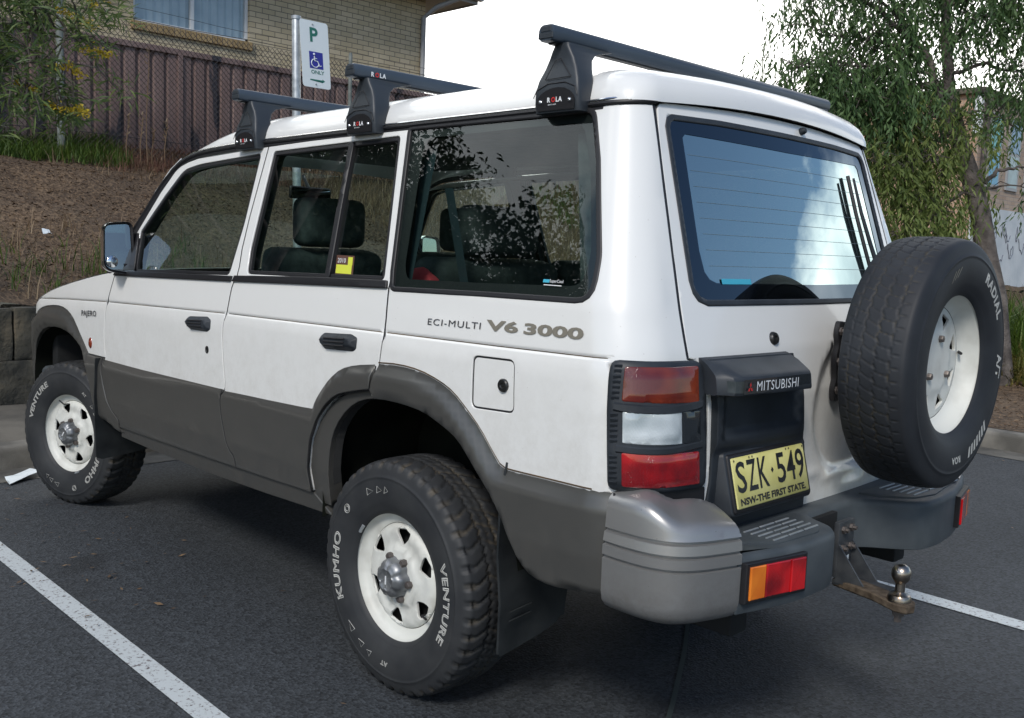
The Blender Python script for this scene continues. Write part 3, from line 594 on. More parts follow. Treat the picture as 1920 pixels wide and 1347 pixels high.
# ---- roof
def zg(x):
    return ip(((-.9,1.760),(-.70,1.757),(-.5,1.7495),(-.3,1.7465),(.2,1.7445),(.57,1.740),(1.045,1.734),(1.3,1.728),(1.5,1.716),(1.62,1.70),(1.72,1.674),(1.8,1.63)),x)+.004
GR=((0,-.002),(.0015,.014),(.008,.034),(.020,.056),(.040,.076),(.07,.092),(.11,.104),(.17,.115),(.26,.124),(.38,.131),(.5,.134),(.62,.135))
def Hx(x): return .06+.94*sstep(1.82,1.10,x)**.55
def roofring(d):
    xr_=ip(XR,1.757)-.010; out=[]; rc=.10
    def hw(x): return sy(x,zg(x)-.004)+.001-d
    xf=1.745-.03*d
    pts=[]; n=56
    for i in range(n+1):
        x=xf+(xr_+rc+.02-xf)*i/n; pts.append((x,hw(x)))
    x0=xr_+d; y0=hw(x0+.1); r=max(.02,min(rc,y0*.9))
    if y0>.03:
        for i in range(1,11):
            a=PI/2*i/10; pts.append((x0+r-r*math.sin(a)+.0, (y0-r)+r*math.cos(a)))
        yc=y0-r
        for i in range(1,9): y=yc*(1-i/8); pts.append((x0-BULGE*(1-(y/max(yc,.01))**2)*min(1,yc/.5),y))
    else:
        for i in range(1,19): pts.append((x0,y0*(1-i/18)))
    # keep the straight part ahead of the corner
    pts=[(max(p[0],x0+r) if k<=n else p[0],p[1]) for k,p in enumerate(pts)]
    return pts
vs=[];fs=[];m_=None
for d,g in GR:
    P=roofring(d); P=P+[(x,-y) for x,y in P[:-1][::-1]]; m_=len(P)
    for x,y in P:
        z=zg(x)+(g*Hx(x)); z+=(.022*(1-min(1,abs(y)/.56)**2)*sstep(.15,0,d)*sstep(-.45,-.66,x))
        xx=x-(.055*sstep(.0,.5,d)*sstep(1.2,1.7,x))*0
        vs.append((xx,y,z))
k=len(GR)
for i in range(k-1):
    for j in range(m_-1): fs.append((i*m_+j,i*m_+j+1,(i+1)*m_+j+1,(i+1)*m_+j))
b=(k-1)*m_
for j in range(m_//2): fs.append((b+j,b+j+1,b+m_-2-j,b+m_-1-j) if j<m_//2-1 else (b+j,b+j+1,b+m_-1-j))
bm=bmesh.new(); mm=bpy.data.meshes.new('t'); mm.from_pydata(vs,[],[f for f in fs if len(set(f))==len(f)]); bm.from_mesh(mm); bmesh.ops.remove_doubles(bm,verts=bm.verts,dist=1e-5)
roof=bobj('roof',bm,M['white'],car,angle=60)
# drip channel at the top of the tailgate, headlining
vs=[on(R,-.57+1.14*i/24,1.758+.020*(1-(abs(-.57+1.14*i/24)/.57)**2)+dz_,h) for i in range(25) for dz_,h in ((0,.006),(.006,.010),(.012,.006))]
mesh('tailgate_seal',vs,[(3*i+j,3*i+j+1,3*i+4+j,3*i+3+j) for i in range(24) for j in range(2)],M['rubber'],roof)
bm=bmesh.new(); prism(bm,[(1.6,.6),(-.62,.6),(-.62,-.6),(1.6,-.6)],[(1.742,0),(1.744,0)]); bobj('headlining',bm,M['seat'],roof)
# ---- windscreen, bonnet, front
WA=[(2.12,1.20),(2.03,1.31),(1.95,1.43),(1.87,1.55),(1.79,1.64),(1.72,1.685)]
vs=[];fs=[]
for i,(s,z) in enumerate(WA):
    y0=sy(s,z)-.035
    for j in range(13):
        t=-1+2*j/12; vs.append((s+.14*(1-t*t),y0*t,z+.01*(1-t*t)))
for i in range(len(WA)-1):
    for j in range(12): fs.append((i*13+j,i*13+j+1,i*13+14+j,i*13+13+j))
mesh('windscreen',vs,fs,M['screen'],car)
for sd in HC:
    vs=[];fs=[]
    for (s,z) in [(2.16,1.19)]+WA:
        q=on(S,s-.035,z-.002,.0,sd); a=on(S,s-.005,z+.004,.004,sd); c=(s+.012,(sy(s,z)-.03)*sd,z+.006); e_=(s+.010,(sy(s,z)-.09)*sd,z-.02)
        b=len(vs); vs+=[q,a,c,e_]
        if b: fs+=[(b-4+j,b-3+j,b+1+j,b+j) for j in range(3)]
    mesh('windscreen_pillar',vs,fs,[M['rubber']],car)
    bm=bmesh.new(); tube(bm,[on(S,s+.004,z+.006,.004,sd) for s,z in WA],.004,6); bobj('pillar_trim',bm,M['txtw'],car)
vs=[];fs=[];ft=chk([(1.98,1.200)]+fe_top,1)
for s,z in ft:
    y0=sy(s,z)-.001
    for j in range(25):
        t=-1+2*j/24; vs.append((s+.03*(1-t*t)*(1 if s>2.9 else 0),y0*t,z+(.026*(1-abs(t)**3)-.0*t)*sstep(3.1,2.7,s)))
m_=25
for i in range(len(ft)-1):
    for j in range(24): fs.append((i*m_+j,i*m_+j+1,i*m_+26+j,i*m_+25+j))
mesh('bonnet',vs,fs,M['white'],car,angle=80)
bm=bmesh.new(); box(bm,(2.98,-.76,.55),(3.06,.76,1.02),.02); bobj('front_panel',bm,M['black'],car)
bm=bmesh.new(); box(bm,(3.02,-.80,.50),(3.20,.80,.66),.04,3); bobj('front_bumper',bm,M['bumper'],car)
bm=bmesh.new(); box(bm,(3.0,.60,.83),(3.085,.775,1.0),.015,2); bobj('corner_lamp',bm,M['lensorange'],car)
bm=bmesh.new(); box(bm,(3.0,-.775,.83),(3.085,-.60,1.0),.015,2); bobj('corner_lamp',bm,M['lensorange'],car)
# ---------------------------------------------------------------- tailgate
def sym(H): return [(-a,b) for a,b in H]+[(a,b) for a,b in dr(H) if a!=0]
TH=[(0,1.779),(.2,1.778),(.40,1.770),(.535,1.764),(.560,1.758),(.572,1.745),(.5865,1.68),(.6237,1.367),(.6403,1.1184),(.618,1.112),(.600,1.092),(.583,1.055),(.574,1.00),(.566,.90),(.5626,.8477),(.569,.7587),(.580,.745),(.578,.66),(0,.655)]
GH=[(0,1.7345),(.3276,1.7335),(.5206,1.728),(.5405,1.7175),(.5510,1.697),(.5779,1.3059),(.5718,1.2755),(.5582,1.2583),(.5253,1.2475),(0,1.2468)]
FH=[(0,1.682),(.48,1.686),(.4935,1.675),(.5155,1.3831),(.5106,1.3293),(.495,1.310),(.4688,1.3012),(0,1.298)]
def half(H): return [(0,H[0][1])]+H[1:-1]+[(0,H[-1][1])]
def gateoff(y,z):
    d=math.hypot((y+.21)/.29,(z-.93)/.245); h=-.030*sstep(1.0,.72,d)
    h+=.006*math.exp(-((z-.745-.012*math.sin(y*9))/.012)**2)*sstep(.12,.05,y)
    h-=.004*math.exp(-((z-1.110)/.004)**2)*sstep(.06,.04,-y+.08)*sstep(.26,.16,y)*(1 if y>.04 else 0)
    return h
gate=panel('tailgate',sym(TH),M['white'],car,holes=[sym(GH)],fn=R,offf=gateoff,grid=.022,ins=.0025)
rgl=panel('rear_window',inset(sym(GH),.004),M['rglass'],gate,fn=R,off=-.003,rnd=0,ins=0,grid=.05,thick=0)
panel('glass_border',inset(sym(GH),.004),M['fritr'],rgl,holes=[sym(FH)],fn=R,off=-.0015,rnd=0,ins=0,grid=.05,thick=0)
panel('window_seal',inset(sym(GH),-.005),M['plastic'],gate,holes=[inset(sym(GH),.011)],fn=R,off=.005,rnd=.0045,ins=0,thick=.014,grid=.05)
vs=[];fs=[]
for k in range(8):
    z=1.632-.041*k
    for i in range(31):
        y=.485-.97*i/30
        for dz_ in (0,.0008): vs.append(on(R,y,z+dz_,-.002))
    b=k*62; fs+=[(b+2*i,b+2*i+1,b+2*i+3,b+2*i+2) for i in range(30)]
mesh('heating_element',vs,fs,simple('heater line',(.16,.22,.25),rough=.4),rgl)
lbl(rgl,R,.449,1.298,.13,.014,M['sticker_c'],'window_label',.0005)
def stud(parent,name,fn,u,v,prof,mat,n=20):
    bm=bmesh.new(); P0,n0=frame(fn,u,v); a=n0.cross(Vector((0,0,1))).normalized(); b=n0.cross(a)
    lathe(bm,prof,n,lambda r,w,t:tuple(P0+n0*w+a*r*math.cos(t)+b*r*math.sin(t))); return bobj(name,bm,mat,parent)
stud(gate,'tailgate_lock',R,.2634,1.154,[(.0001,.006),(.006,.006),(.007,.010),(.015,.009),(.018,.004),(.019,0)],M['brass'])
stud(gate,'washer_jet',R,-.109,1.7548,[(.0001,.020),(.008,.018),(.011,.010),(.011,0)],M['plastic'])
# rear wiper parked upright at the right
bm=bmesh.new(); A=[on(R,y,z,.024) for y,z in ((-.372,1.628),(-.378,1.52),(-.40,1.42),(-.432,1.31))]; tube(bm,A,[.004,.006,.007,.008],8)
wp=bobj('wiper_arm',bm,M['plastic'],gate)
bm=bmesh.new(); tube(bm,[on(R,y,z,.009) for y,z in ((-.368,1.640),(-.372,1.52),(-.385,1.42),(-.40,1.33))],.006,6); bobj('wiper_blade',bm,M['rubber'],wp)
bm=bmesh.new(); tube(bm,[on(R,y,z,.012) for y,z in ((-.368,1.52),(-.388,1.47),(-.405,1.40),(-.43,1.33))],.005,8); bm.free()
# number plate light housing and handle garnish
def sweep(name,prof,ys,mat,parent,endy=None,angle=40):
    """profile of (outward, z) carried along y; ys of (y, depth factor)"""
    vs=[];fs=[];n=len(prof)
    for i,(y,k) in enumerate(ys):
        for d,z in prof:
            yy=y+(endy(d*k,i,len(ys)) if endy else 0); x=R(yy,z)[0]; vs.append((x-d*k,yy,z))
    for i in range(len(ys)-1):
        for j in range(n-1): fs.append((i*n+j,i*n+j+1,(i+1)*n+j+1,(i+1)*n+j))
    fs.append(tuple(range(n))); fs.append(tuple(range((len(ys)-1)*n,len(ys)*n))[::-1])
    bm=bmesh.new(); t=bpy.data.meshes.new('t'); t.from_pydata(vs,[],fs); bm.from_mesh(t); bpy.data.meshes.remove(t)
    return bobj(name,bm,mat,parent,angle)
ghz=panel('plate_housing',[(.5915,1.116),(.21,1.116),(.168,1.03),(.150,.90),(.118,.86),(.100,.76),(.096,.665),(.565,.665),(.567,.745),(.557,.80),(.557,.88),(.565,1.03),(.575,1.07)],M['plastic'],gate,fn=R,off=.024,offf=lambda y,z:-.015*sstep(.905,.865,z)-(.017*sstep(0,.03,min(z-.905,1.04-z,.54-y,y-.17)) if .17<y<.54 and .905<z<1.04 else 0),grid=.018,rnd=.004,thick=.02)
garn=sweep('handle_garnish',[(-.01,1.119),(.010,1.117),(.055,1.104),(.094,1.086),(.104,1.080),(.108,1.072),(.108,1.040),(.104,1.034),(.09,1.031),(-.01,1.030)],[(.600,.55),(.597,.72),(.590,.86),(.560,.95),(.50,.99),(.40,1),(.30,1),(.215,1)],M['plastic'],gate,endy=lambda d,i,n:(.55*d if i==n-1 else (.25*d if i==0 else 0)))
gx=lambda y:R(y,1.05)[0]-.1092
def gface(u,v,h): return (R(.45-u*.92,1.05)[0]-.1088-h,.50-u,1.0425+v)
vs=[(R(y,1.05)[0]-.1083,y,z) for y in (.575,.50,.43,.37,.30,.282) for z in (1.0385,1.0745)]
mesh('badge_strip',vs,[(2*i,2*i+1,2*i+3,2*i+2) for i in range(5)],M['lensdark'],garn,smooth=False)
lettering('MITSUBISHI',.0350,M['txtw'],'maker_lettering',garn,lambda u,v,h:(R(.527-u,1.05)[0]-.1094,.527-u,1.0445+v),sx=.98,bold=0,spacing=1.1)
# three-diamond emblem
vs=[];fs=[]
for a in (90,210,330):
    a=math.radians(a); l,w_=.0125,.0068
    for du,dv in ((0,0),(l/2,w_/1.0*.55),(l,0),(l/2,-w_*.55)):
        y_=du*math.cos(a)-dv*math.sin(a); z_=du*math.sin(a)+dv*math.cos(a); vs.append((R(.53,1.05)[0]-.1096,.5535-y_,1.0540+z_*1.15))
    b=len(vs)-4; fs.append((b,b+1,b+2,b+3))
mesh('maker_emblem',vs,fs,M['pred'],garn,smooth=False)
mesh('plate_lamp',[(R(y,1.05)[0]-k,y,z) for y,k in ((.600,.062),(.597,.0800),(.590,.0955),(.560,.1045),(.515,.1085)) for z in (1.041,1.070)],[(2*i,2*i+1,2*i+3,2*i+2) for i in range(4)],M['seat'],garn,smooth=False)
# number plate on its leaning carrier
pm=Matrix.Translation((-.945,.327,.793))@Matrix.Rotation(.245,4,'Y')
def pl(u,v,h=0): # u right, v up, h out (towards -x)
    return pm@Vector((-h,-u,v))
def platebox(name,w_,h_,d0,d1,mat,parent,bev=.006,taper=0):
    bm=bmesh.new(); P=rcorn([(-w_/2,-h_/2),(w_/2,-h_/2),(w_/2,h_/2),(-w_/2,h_/2)],bev,3); rings=[]
    for d,ins in ((d0,-taper),(d1-.003,0),(d1,.003)):
        Q=inset(P,ins) if ins else P; rings.append([bm.verts.new(pl(u,v,d)) for u,v in Q])
    n=len(P)
    for A,B in zip(rings,rings[1:]):
        for k in range(n): bm.faces.new((A[k],A[(k+1)%n],B[(k+1)%n],B[k]))
    bm.faces.new(rings[-1]); return bobj(name,bm,mat,parent,50)
pc=platebox('plate_carrier',.400,.165,-.055,.004,M['plastic'],ghz,.012,.012)
fr=platebox('plate_frame',.384,.152,.0,.010,M['rubber'],pc,.008)
pt=platebox('number_plate',.364,.132,.0,.0125,M['plate'],pc,.006)
def char(t,cx,cy,hgt,wd,bold,name='plate_number',mat='pblack'):
    cu=lettering(t,1,M[mat],name,pt,lambda u,v,h:(u,v,0),bold=0)
    me=cu.data; xs=[v.co.x for v in me.vertices]; ys=[v.co.y for v in me.vertices]; x0,x1,y0,y1=min(xs),max(xs),min(ys),max(ys)
    bpy.data.objects.remove(cu); bpy.data.meshes.remove(me)
    s=hgt/(y1-y0); k=wd/((x1-x0)*s)
    return lettering(t,s,M[mat],name,pt,lambda u,v,h:pl(cx+(u-x0*s)*k-wd/2,cy+(v-y0*s)-hgt/2,.0136+h),bold=bold)
x0=-.155
for t,cx,wd in (('S',-.148,.042),('Z',-.096,.042),('K',-.042,.044),('5',.048,.042),('4',.099,.043),('9',.148,.042)): char(t,cx,.014,.078,wd,.0012)
vs=[pl(.003+a,.014+b,.0137) for a,b in ((-.007,0),(0,-.008),(.007,0),(0,.008))]; mesh('plate_number',vs,[(0,1,2,3)],M['pblack'],pt,smooth=False)
char('NSW-THE FIRST STATE.',-.002,-.049,.0165,.325,.0009)
for u in (-.10,-.085,.085,.10,.172,-.172): 
    bm=bmesh.new(); bmesh.ops.create_circle(bm,cap_ends=True,radius=.003,segments=10)
    for v in bm.verts: v.co=pl(u+v.co.x,(.060 if abs(u)<.15 else .058)+v.co.y,.0138)
    bobj('plate_screw',bm,M['rust'],pt,fix=False)
for sd in HC: panel('bumper_gap_shade',rcorn([(-.835,.808),(-1.112,.795),(-1.112,.665),(-.835,.665)],.01,2),M['rubber'],QP if sd>0 else car,side=sd,off=.006,thick=.01)  # black sheet painting in the dark gap below the tail lamp
# ---------------------------------------------------------------- rear bumper
def bumpsec():
    return [(d-.028*sstep(.548,.50,z)-.008*sstep(.66,.76,z),z) for d,z in bumpsec0()]
def bumpsec0(): # (outward, z) from the underside up to the shelf
    return [(-.05,.505),(-.012,.507),(0,.518),(0,.535),(.0,.56),(0,.60),(.001,.6405),(-.007,.6435),(-.007,.6475),(.002,.6505),(.002,.6735),(-.007,.6765),(-.007,.6805),(.002,.6835),(.001,.7055),(-.008,.7085),(-.008,.7125),(0,.7155),(-.001,.735)]
cp=[(-.790,.858)]+[(-.80-.012*i,.860) for i in range(1,10)]
cpath=[(-.822,.856),(-.87,.858),(-.93,.855),(-.97,.845),(-1.003,.828),(-1.030,.798),(-1.048,.762),(-1.060,.725),(-1.072,.685),(-1.080,.655)]
cpath=chk(cpath,2)
ip0=resamp(chk([(-.822,.79),(-.87,.785),(-.90,.765),(-.918,.735),(-.930,.70),(-.938,.66),(-.945,.63),(-.955,.595)],2),.004,False)
ipath=[ip0[int(round(k*(len(ip0)-1)/(len(cpath)-1)))] for k in range(len(cpath))]
def corner(side):
    vs=[];fs=[];sec=bumpsec(); npth=len(cpath); rows=[]
    for i,(x,y) in enumerate(cpath):
        a=Vector(cpath[max(0,i-1)]); b=Vector(cpath[min(npth-1,i+1)]); t=(b-a).normalized(); n=Vector((t.y,-t.x)); n=n if n.dot(Vector((x+.6,y-.5)))>0 else -n
        f=i/(npth-1); zt=.797-.044*sstep(.2,.55,f)-.012*sstep(.6,1,f); bp_=sstep(.15,.5,f)*sstep(1.08,.8,f)
        row=[]
        for d,z in sec: row.append((x+n.x*d,y+n.y*d,z if z<.72 else max(.7225,zt-.036)))
        for d,z in ((-.0095,-.024),(-.014,-.011),(-.024,-.002),(-.042,.004),(-.078,.010),(-.12,.016)):
            dd=d; z+=(.014*bp_ if d<-.07 else .006*bp_ if d<-.05 else 0); px_,py_=x+n.x*dd,y+n.y*dd
            if d<-.03:
                k_=(-d-.024)/.096; ix,iy=ipath[i]; ox,oy=x-n.x*.024,y-n.y*.024; px_,py_=ox+(ix-ox)*k_,oy+(iy-oy)*k_
            row.append((px_,py_,zt+z))
        row.append((row[-1][0]+.01,row[-1][1]-.01,.66))
        rows.append(row)
    m_=len(rows[0])
    for r in rows: vs+=[(x,y*side,z) for x,y,z in r]
    for i in range(npth-1):
        for j in range(m_-1): fs.append((i*m_+j,i*m_+j+1,(i+1)*m_+j+1,(i+1)*m_+j))
    fs.append(tuple(range((npth-1)*m_,npth*m_))); fs.append(tuple(range(m_))[::-1])
    bm=bmesh.new(); t=bpy.data.meshes.new('t'); t.from_pydata(vs,[],fs); bm.from_mesh(t); bmesh.ops.triangulate(bm,faces=[f for f in bm.faces if len(f.verts)>4])
    return bobj('bumper_corner',bm,M['silver'],bump,38)
bump=empty('rear_bumper'); bump.parent=car
BP=[(-.88,.60),(-.985,.600),(-1.03,.625),(-1.070,.662),(-1.078,.655),(-1.112,.52),(-1.124,.44),(-1.126,.32),(-1.118,.262),(-1.085,.222),(-1.03,.196),(-.997,.178),(-.988,.15),(-.985,0),(-.990,-.09),(-1.02,-.135),(-1.09,-.19),(-1.130,-.225),(-1.148,-.27),(-1.152,-.35),(-1.140,-.48),(-1.108,-.62),(-1.06,-.76),(-1.0,-.83),(-.88,-.85)]
bm=bmesh.new(); prism(bm,rcorn(BP,.02,3),[(.520,.012),(.524,.004),(.545,0),(.650,0),(.660,.002),(.667,.007),(.670,.016)]); bc=bobj('bumper_beam',bm,M['bumper'],bump,45)
for a in (corner(1),corner(-1)): pass
# ribbed step pads
def pad(poly,n,name,r0,r1,ya,yb):
    bm=bmesh.new(); prism(bm,rcorn(poly,.012,3),[(.668,0),(.6735,0),(.6745,.002)]); o=bobj(name,bm,M['bumper'],bump)
    bm=bmesh.new()
    for i in range(n):
        x=r0+(r1-r0)*i/(n-1)
        for k in range(3):
            y0=ya+(yb-ya)*(k/3+.02); y1=ya+(yb-ya)*((k+1)/3-.02)
            box(bm,(x-.003,min(y0,y1),.674),(x+.003,max(y0,y1),.6775),.001,1)
    bobj('step_rib',bm,M['galv'],o)
pad([(-.965,.585),(-1.02,.585),(-1.085,.50),(-1.098,.32),(-1.07,.262),(-1.02,.225),(-.965,.205)],5,'step_pad',-.985,-1.07,.50,.27)
pad([(-.965,-.17),(-1.03,-.19),(-1.10,-.26),(-1.122,-.36),(-1.09,-.58),(-1.03,-.74),(-.965,-.78)],6,'step_pad',-.985,-1.09,-.27,-.62)
def reflector(y0,y1,xa,xb,side,name='bumper_lamp'):
    f=lambda t,z,h:(xa+(xb-xa)*t-h,y0+(y1-y0)*t,z)
    def q(t0,t1,z0,z1,h0,h1,mat,nm,par):
        bm=bmesh.new(); P=rcorn([(t0,z0),(t1,z0),(t1,z1),(t0,z1)],.004,2); A=[bm.verts.new(f(t,z,h0)) for t,z in P]; B=[bm.verts.new(f(t,z,h1)) for t,z in P]; P2=inset([(t*.25,z) for t,z in P],.003); Cc=[bm.verts.new(f(t/.25,z,h1+.002)) for t,z in P2]; n=len(P)
        for X,Y_ in ((A,B),(B,Cc)):
            for k in range(n): bm.faces.new((X[k],X[(k+1)%n],Y_[(k+1)%n],Y_[k]))
        bm.faces.new(Cc); return bobj(nm,bm,mat,par,smooth=False)
    o=q(-.06,1.06,.552,.652,-.02,.006,M['rubber'],name,bump)
    q(0,.27,.561,.643,.0,.0105,M['lensamber'],'lamp_lens',o); q(.28,.72,.561,.643,.0,.0105,M['lensred'],'lamp_lens',o); q(.73,1,.561,.643,.0,.0125,M['lensred'],'lamp_lens',o)
reflector(.640,.452,-1.088,-1.126,1)
reflector(-.655,-.49,-1.106,-1.145,-1)
# ---------------------------------------------------------------- tow bar
tow=empty('tow_bar'); tow.parent=car
bm=bmesh.new(); box(bm,(-1.065,.045,.50),(-1.048,.135,.655),.004,2); box(bm,(-1.20,.05,.478),(-1.05,.13,.492),.003); 
for y in (.047,.127):
    v=[bm.verts.new(p) for p in ((-1.06,y,.60),(-1.06,y,.485),(-1.15,y,.485),(-1.06,y+.006,.60),(-1.06,y+.006,.485),(-1.15,y+.006,.485))]
    for f in ((0,1,2),(5,4,3),(0,3,4,1),(1,4,5,2),(2,5,3,0)): bm.faces.new([v[i] for i in f])
brk=bobj('tow_bracket',bm,M['steel'],tow)
bm=bmesh.new(); box(bm,(-1.0,.02,.53),(-.95,.155,.655),.004); bobj('recess_shade',bm,M['black'],tow)  # solid black block standing for the shade of the open hole
bm=bmesh.new(); prism(bm,[(-1.05,.125),(-1.18,.155),(-1.255,.190),(-1.285,.185),(-1.295,.16),(-1.285,.130),(-1.255,.115),(-1.18,.095),(-1.05,.060)],[(.472,.003),(.476,0),(.491,0),(.495,.003)]); bobj('tow_tongue',bm,M['rust'],tow)
bm=bmesh.new(); bc_=Vector((-1.252,.155,0)); lathe(bm,[(.0001,.592),(.010,.591),(.018,.586),(.0235,.577),(.025,.567),(.0235,.557),(.018,.548),(.0125,.541),(.0125,.520),(.018,.514),(.026,.511),(.030,.504),(.030,.495)],32,lambda r,w,t:(bc_.x+r*math.cos(t),bc_.y+r*math.sin(t),w)); ball=bobj('tow_ball',bm,M['ball'],tow)
bm=bmesh.new(); lathe(bm,[(.016,.473),(.016,.455),(.010,.453),(.010,.438),(.0001,.438)],6,lambda r,w,t:(bc_.x+r*math.cos(t),bc_.y+r*math.sin(t),w)); bobj('ball_nut',bm,M['nut'],ball)
for y in (.067,.113):
    for z in (.580,.633):
        bm=bmesh.new(); lathe(bm,[(.011,-1.064),(.011,-1.073),(.006,-1.074),(.006,-1.082),(.0001,-1.082)],6,lambda r,w,t:(w,y+r*math.cos(t),z+r*math.sin(t))); bobj('bracket_bolt',bm,M['nut'],brk)
mesh('bracket_label',[(-1.0665,.072,.512),(-1.0665,.112,.512),(-1.0665,.107,.55),(-1.0665,.072,.556)],[(0,1,2,3)],M['signw'],brk,smooth=False)
bm=bmesh.new(); box(bm,(-1.02,.0,.47),(-.98,.05,.53),.004); tube(bm,[(-1.0,-.02,.50),(-1.03,-.03,.47),(-1.04,-.035,.44),(-1.02,-.04,.42)],.006,6); bobj('trailer_socket',bm,M['rubber'],tow)
# ---------------------------------------------------------------- wheels
def sidew(r): # half width of the tyre at radius r
    return ip(((.19,.086),(.205,.098),(.225,.108),(.25,.115),(.275,.1175),(.30,.1165),(.32,.112),(.338,.1065),(.350,.100),(.357,.090)),r)
def tyre_mesh(name,kind):
    n=440 if kind=='at' else 630; W0=.089
    prof=[(.195,.088),(.200,.094),(.208,.0995),(.211,.1005),(.213,.1015),(.225,.108),(.235,.1112),(.25,.115),(.262,.1165),(.275,.1175),(.288,.1173),(.30,.1165),(.306,.1157),(.308,.1168),(.311,.1165),(.313,.1145),(.32,.112),(.326,.1102),(.332,.1085),(.338,.1065),(.344,.1040),(.350,.100),(.355,.0945)]
    nw=33 if kind=='at' else 45
    tr=[(.3625-.0065*(abs(w)/W0)**4,w) for w in [W0-2*W0*i/(nw-1) for i in range(nw)]]
    P=prof+tr+[(r,-w) for r,w in reversed(prof)]
    tri=lambda x:abs((x%1)*2-1)
    def groove(t,w):
        a=t/(2*PI)
        if kind=='at':
            z=.0055*(tri(a*88)*2-1); g=0
            for c in (-.027,.027): g=max(g,1-sstep(.0028,.0045,abs(w-c-z)))
            for c in (0,): g=max(g,.6*(1-sstep(.0012,.0025,abs(w-c+z))))
            if abs(w)>.034:
                ph=(a*44+(.18*math.sin(abs(w)*60)) +(.5 if w<0 else 0))%1; wd=.13+.22*sstep(.06,.09,abs(w)); g=max(g,1-sstep(wd,wd+.09,abs(ph-.5)*2))
            else:
                ph=(a*44+w*9)%1; g=max(g,.7*(1-sstep(.07,.15,abs(ph-.5)*2)))
            return g
        z=.0045*(tri(a*63)*2-1); g=0
        for c in (-.062,-.022,.022,.062): g=max(g,(1-sstep(.0006,.0024,abs(w-c-z*(1 if abs(c)<.05 else .35)))))
        aw=abs(w)
        if aw>.062: ph=(a*63+w*4)%1
        elif aw>.022: ph=(a*63+.5+w*7)%1
        else: ph=(a*63+w*14)%1
        return max(g,.8*(1-sstep(.02,.10,abs(ph-.5)*2)))
    vs=[];gr=[];n1=len(prof);n2=n1+nw
    for k in range(n):
        t=2*PI*k/n; c,s=math.cos(t),math.sin(t)
        for j,(r,w) in enumerate(P):
            g=0; dd=.0080 if kind=='at' else .004
            if n1<=j<n2: g=groove(t,w)*sstep(.0895,.086,abs(w)) if kind!='at' else groove(t,w); r-=g*dd*(1 if n1<j<n2-1 else .8)
            elif kind=='at' and r>.335: g=groove(t,math.copysign(.089,w))*sstep(.334,.350,r); w-=math.copysign(g*.006,w); r-=g*.003
            elif kind!='at' and r>.348: g=.5*groove(t,math.copysign(.088,w)); r-=g*.003
            if kind!='at': w*=(.80 if w<0 else 1); r=(r-.2)*.965+.2 if r>.2 else r
            vs.append((r*c,w,r*s)); gr.append(g)
    m_=len(P); fs=[(k*m_+j,k*m_+j+1,((k+1)%n)*m_+j+1,((k+1)%n)*m_+j) for k in range(n) for j in range(m_-1)]
    me=bpy.data.meshes.new(name); me.from_pydata(vs,[],fs); me.materials.append(M['tyre_'+kind])
    a=me.attributes.new('groove','FLOAT','POINT'); a.data.foreach_set('value',gr); shade(me,180); me.update(); return me
for kd,c1,c2,gc in (('at',(.020,.022,.025),(.034,.036,.038),(.075,.064,.048)),('ht',(.014,.016,.020),(.022,.025,.030),(.055,.047,.032))):
    m=varied('tyre rubber '+kd,c1,c2,scale=9,bump=.15,bscale=180,dist=.0006,rough=.6,spec=.4); nt_=m.node_tree; b=nt_.nodes['Principled BSDF']; src=b.inputs['Base Color'].links[0].from_socket
    at=nt_.nodes.new('ShaderNodeAttribute'); at.attribute_name='groove'; x=nt_.nodes.new('ShaderNodeMix'); x.data_type='RGBA'; nt_.links.new(src,x.inputs[6]); x.inputs[7].default_value=gc+(1,)
    ns=nt_.nodes.new('ShaderNodeTexNoise'); ns.inputs['Scale'].default_value=12; q=nt_.nodes.new('ShaderNodeMapRange'); q.inputs[1].default_value=.42; q.inputs[2].default_value=.62; nt_.links.new(ns.outputs[0],q.inputs[0]); nt_.links.new(nt_.nodes['Texture Coordinate'].outputs['Object'],ns.inputs[0])
    mu=nt_.nodes.new('ShaderNodeMath'); mu.operation='MULTIPLY'; nt_.links.new(at.outputs['Fac'],mu.inputs[0]); nt_.links.new(q.outputs[0],mu.inputs[1]); nt_.links.new(mu.outputs[0],x.inputs[0]); nt_.links.new(x.outputs[2],b.inputs['Base Color'])
    M['tyre_'+kd]=m
ty_at,ty_ht=tyre_mesh('road_tyre','at'),tyre_mesh('spare_tyre','ht')
def yd(r): return ip(((0,-.006),(.060,-.006),(.085,-.007),(.095,-.017),(.11,-.020),(.135,-.016),(.150,-.019),(.158,-.026),(.163,-.034),(.17,-.036)),r)
def disc(u,v): return (u,.088+yd(math.hypot(u,v)),v)
def yd2(r): return ip(((0,-.042),(.08,-.042),(.10,-.048),(.15,-.050),(.17,-.056)),r)
def disc2(u,v): return (u,.088+yd2(math.hypot(u,v)),v)
def pol(r,a): return (r*math.cos(a),r*math.sin(a))
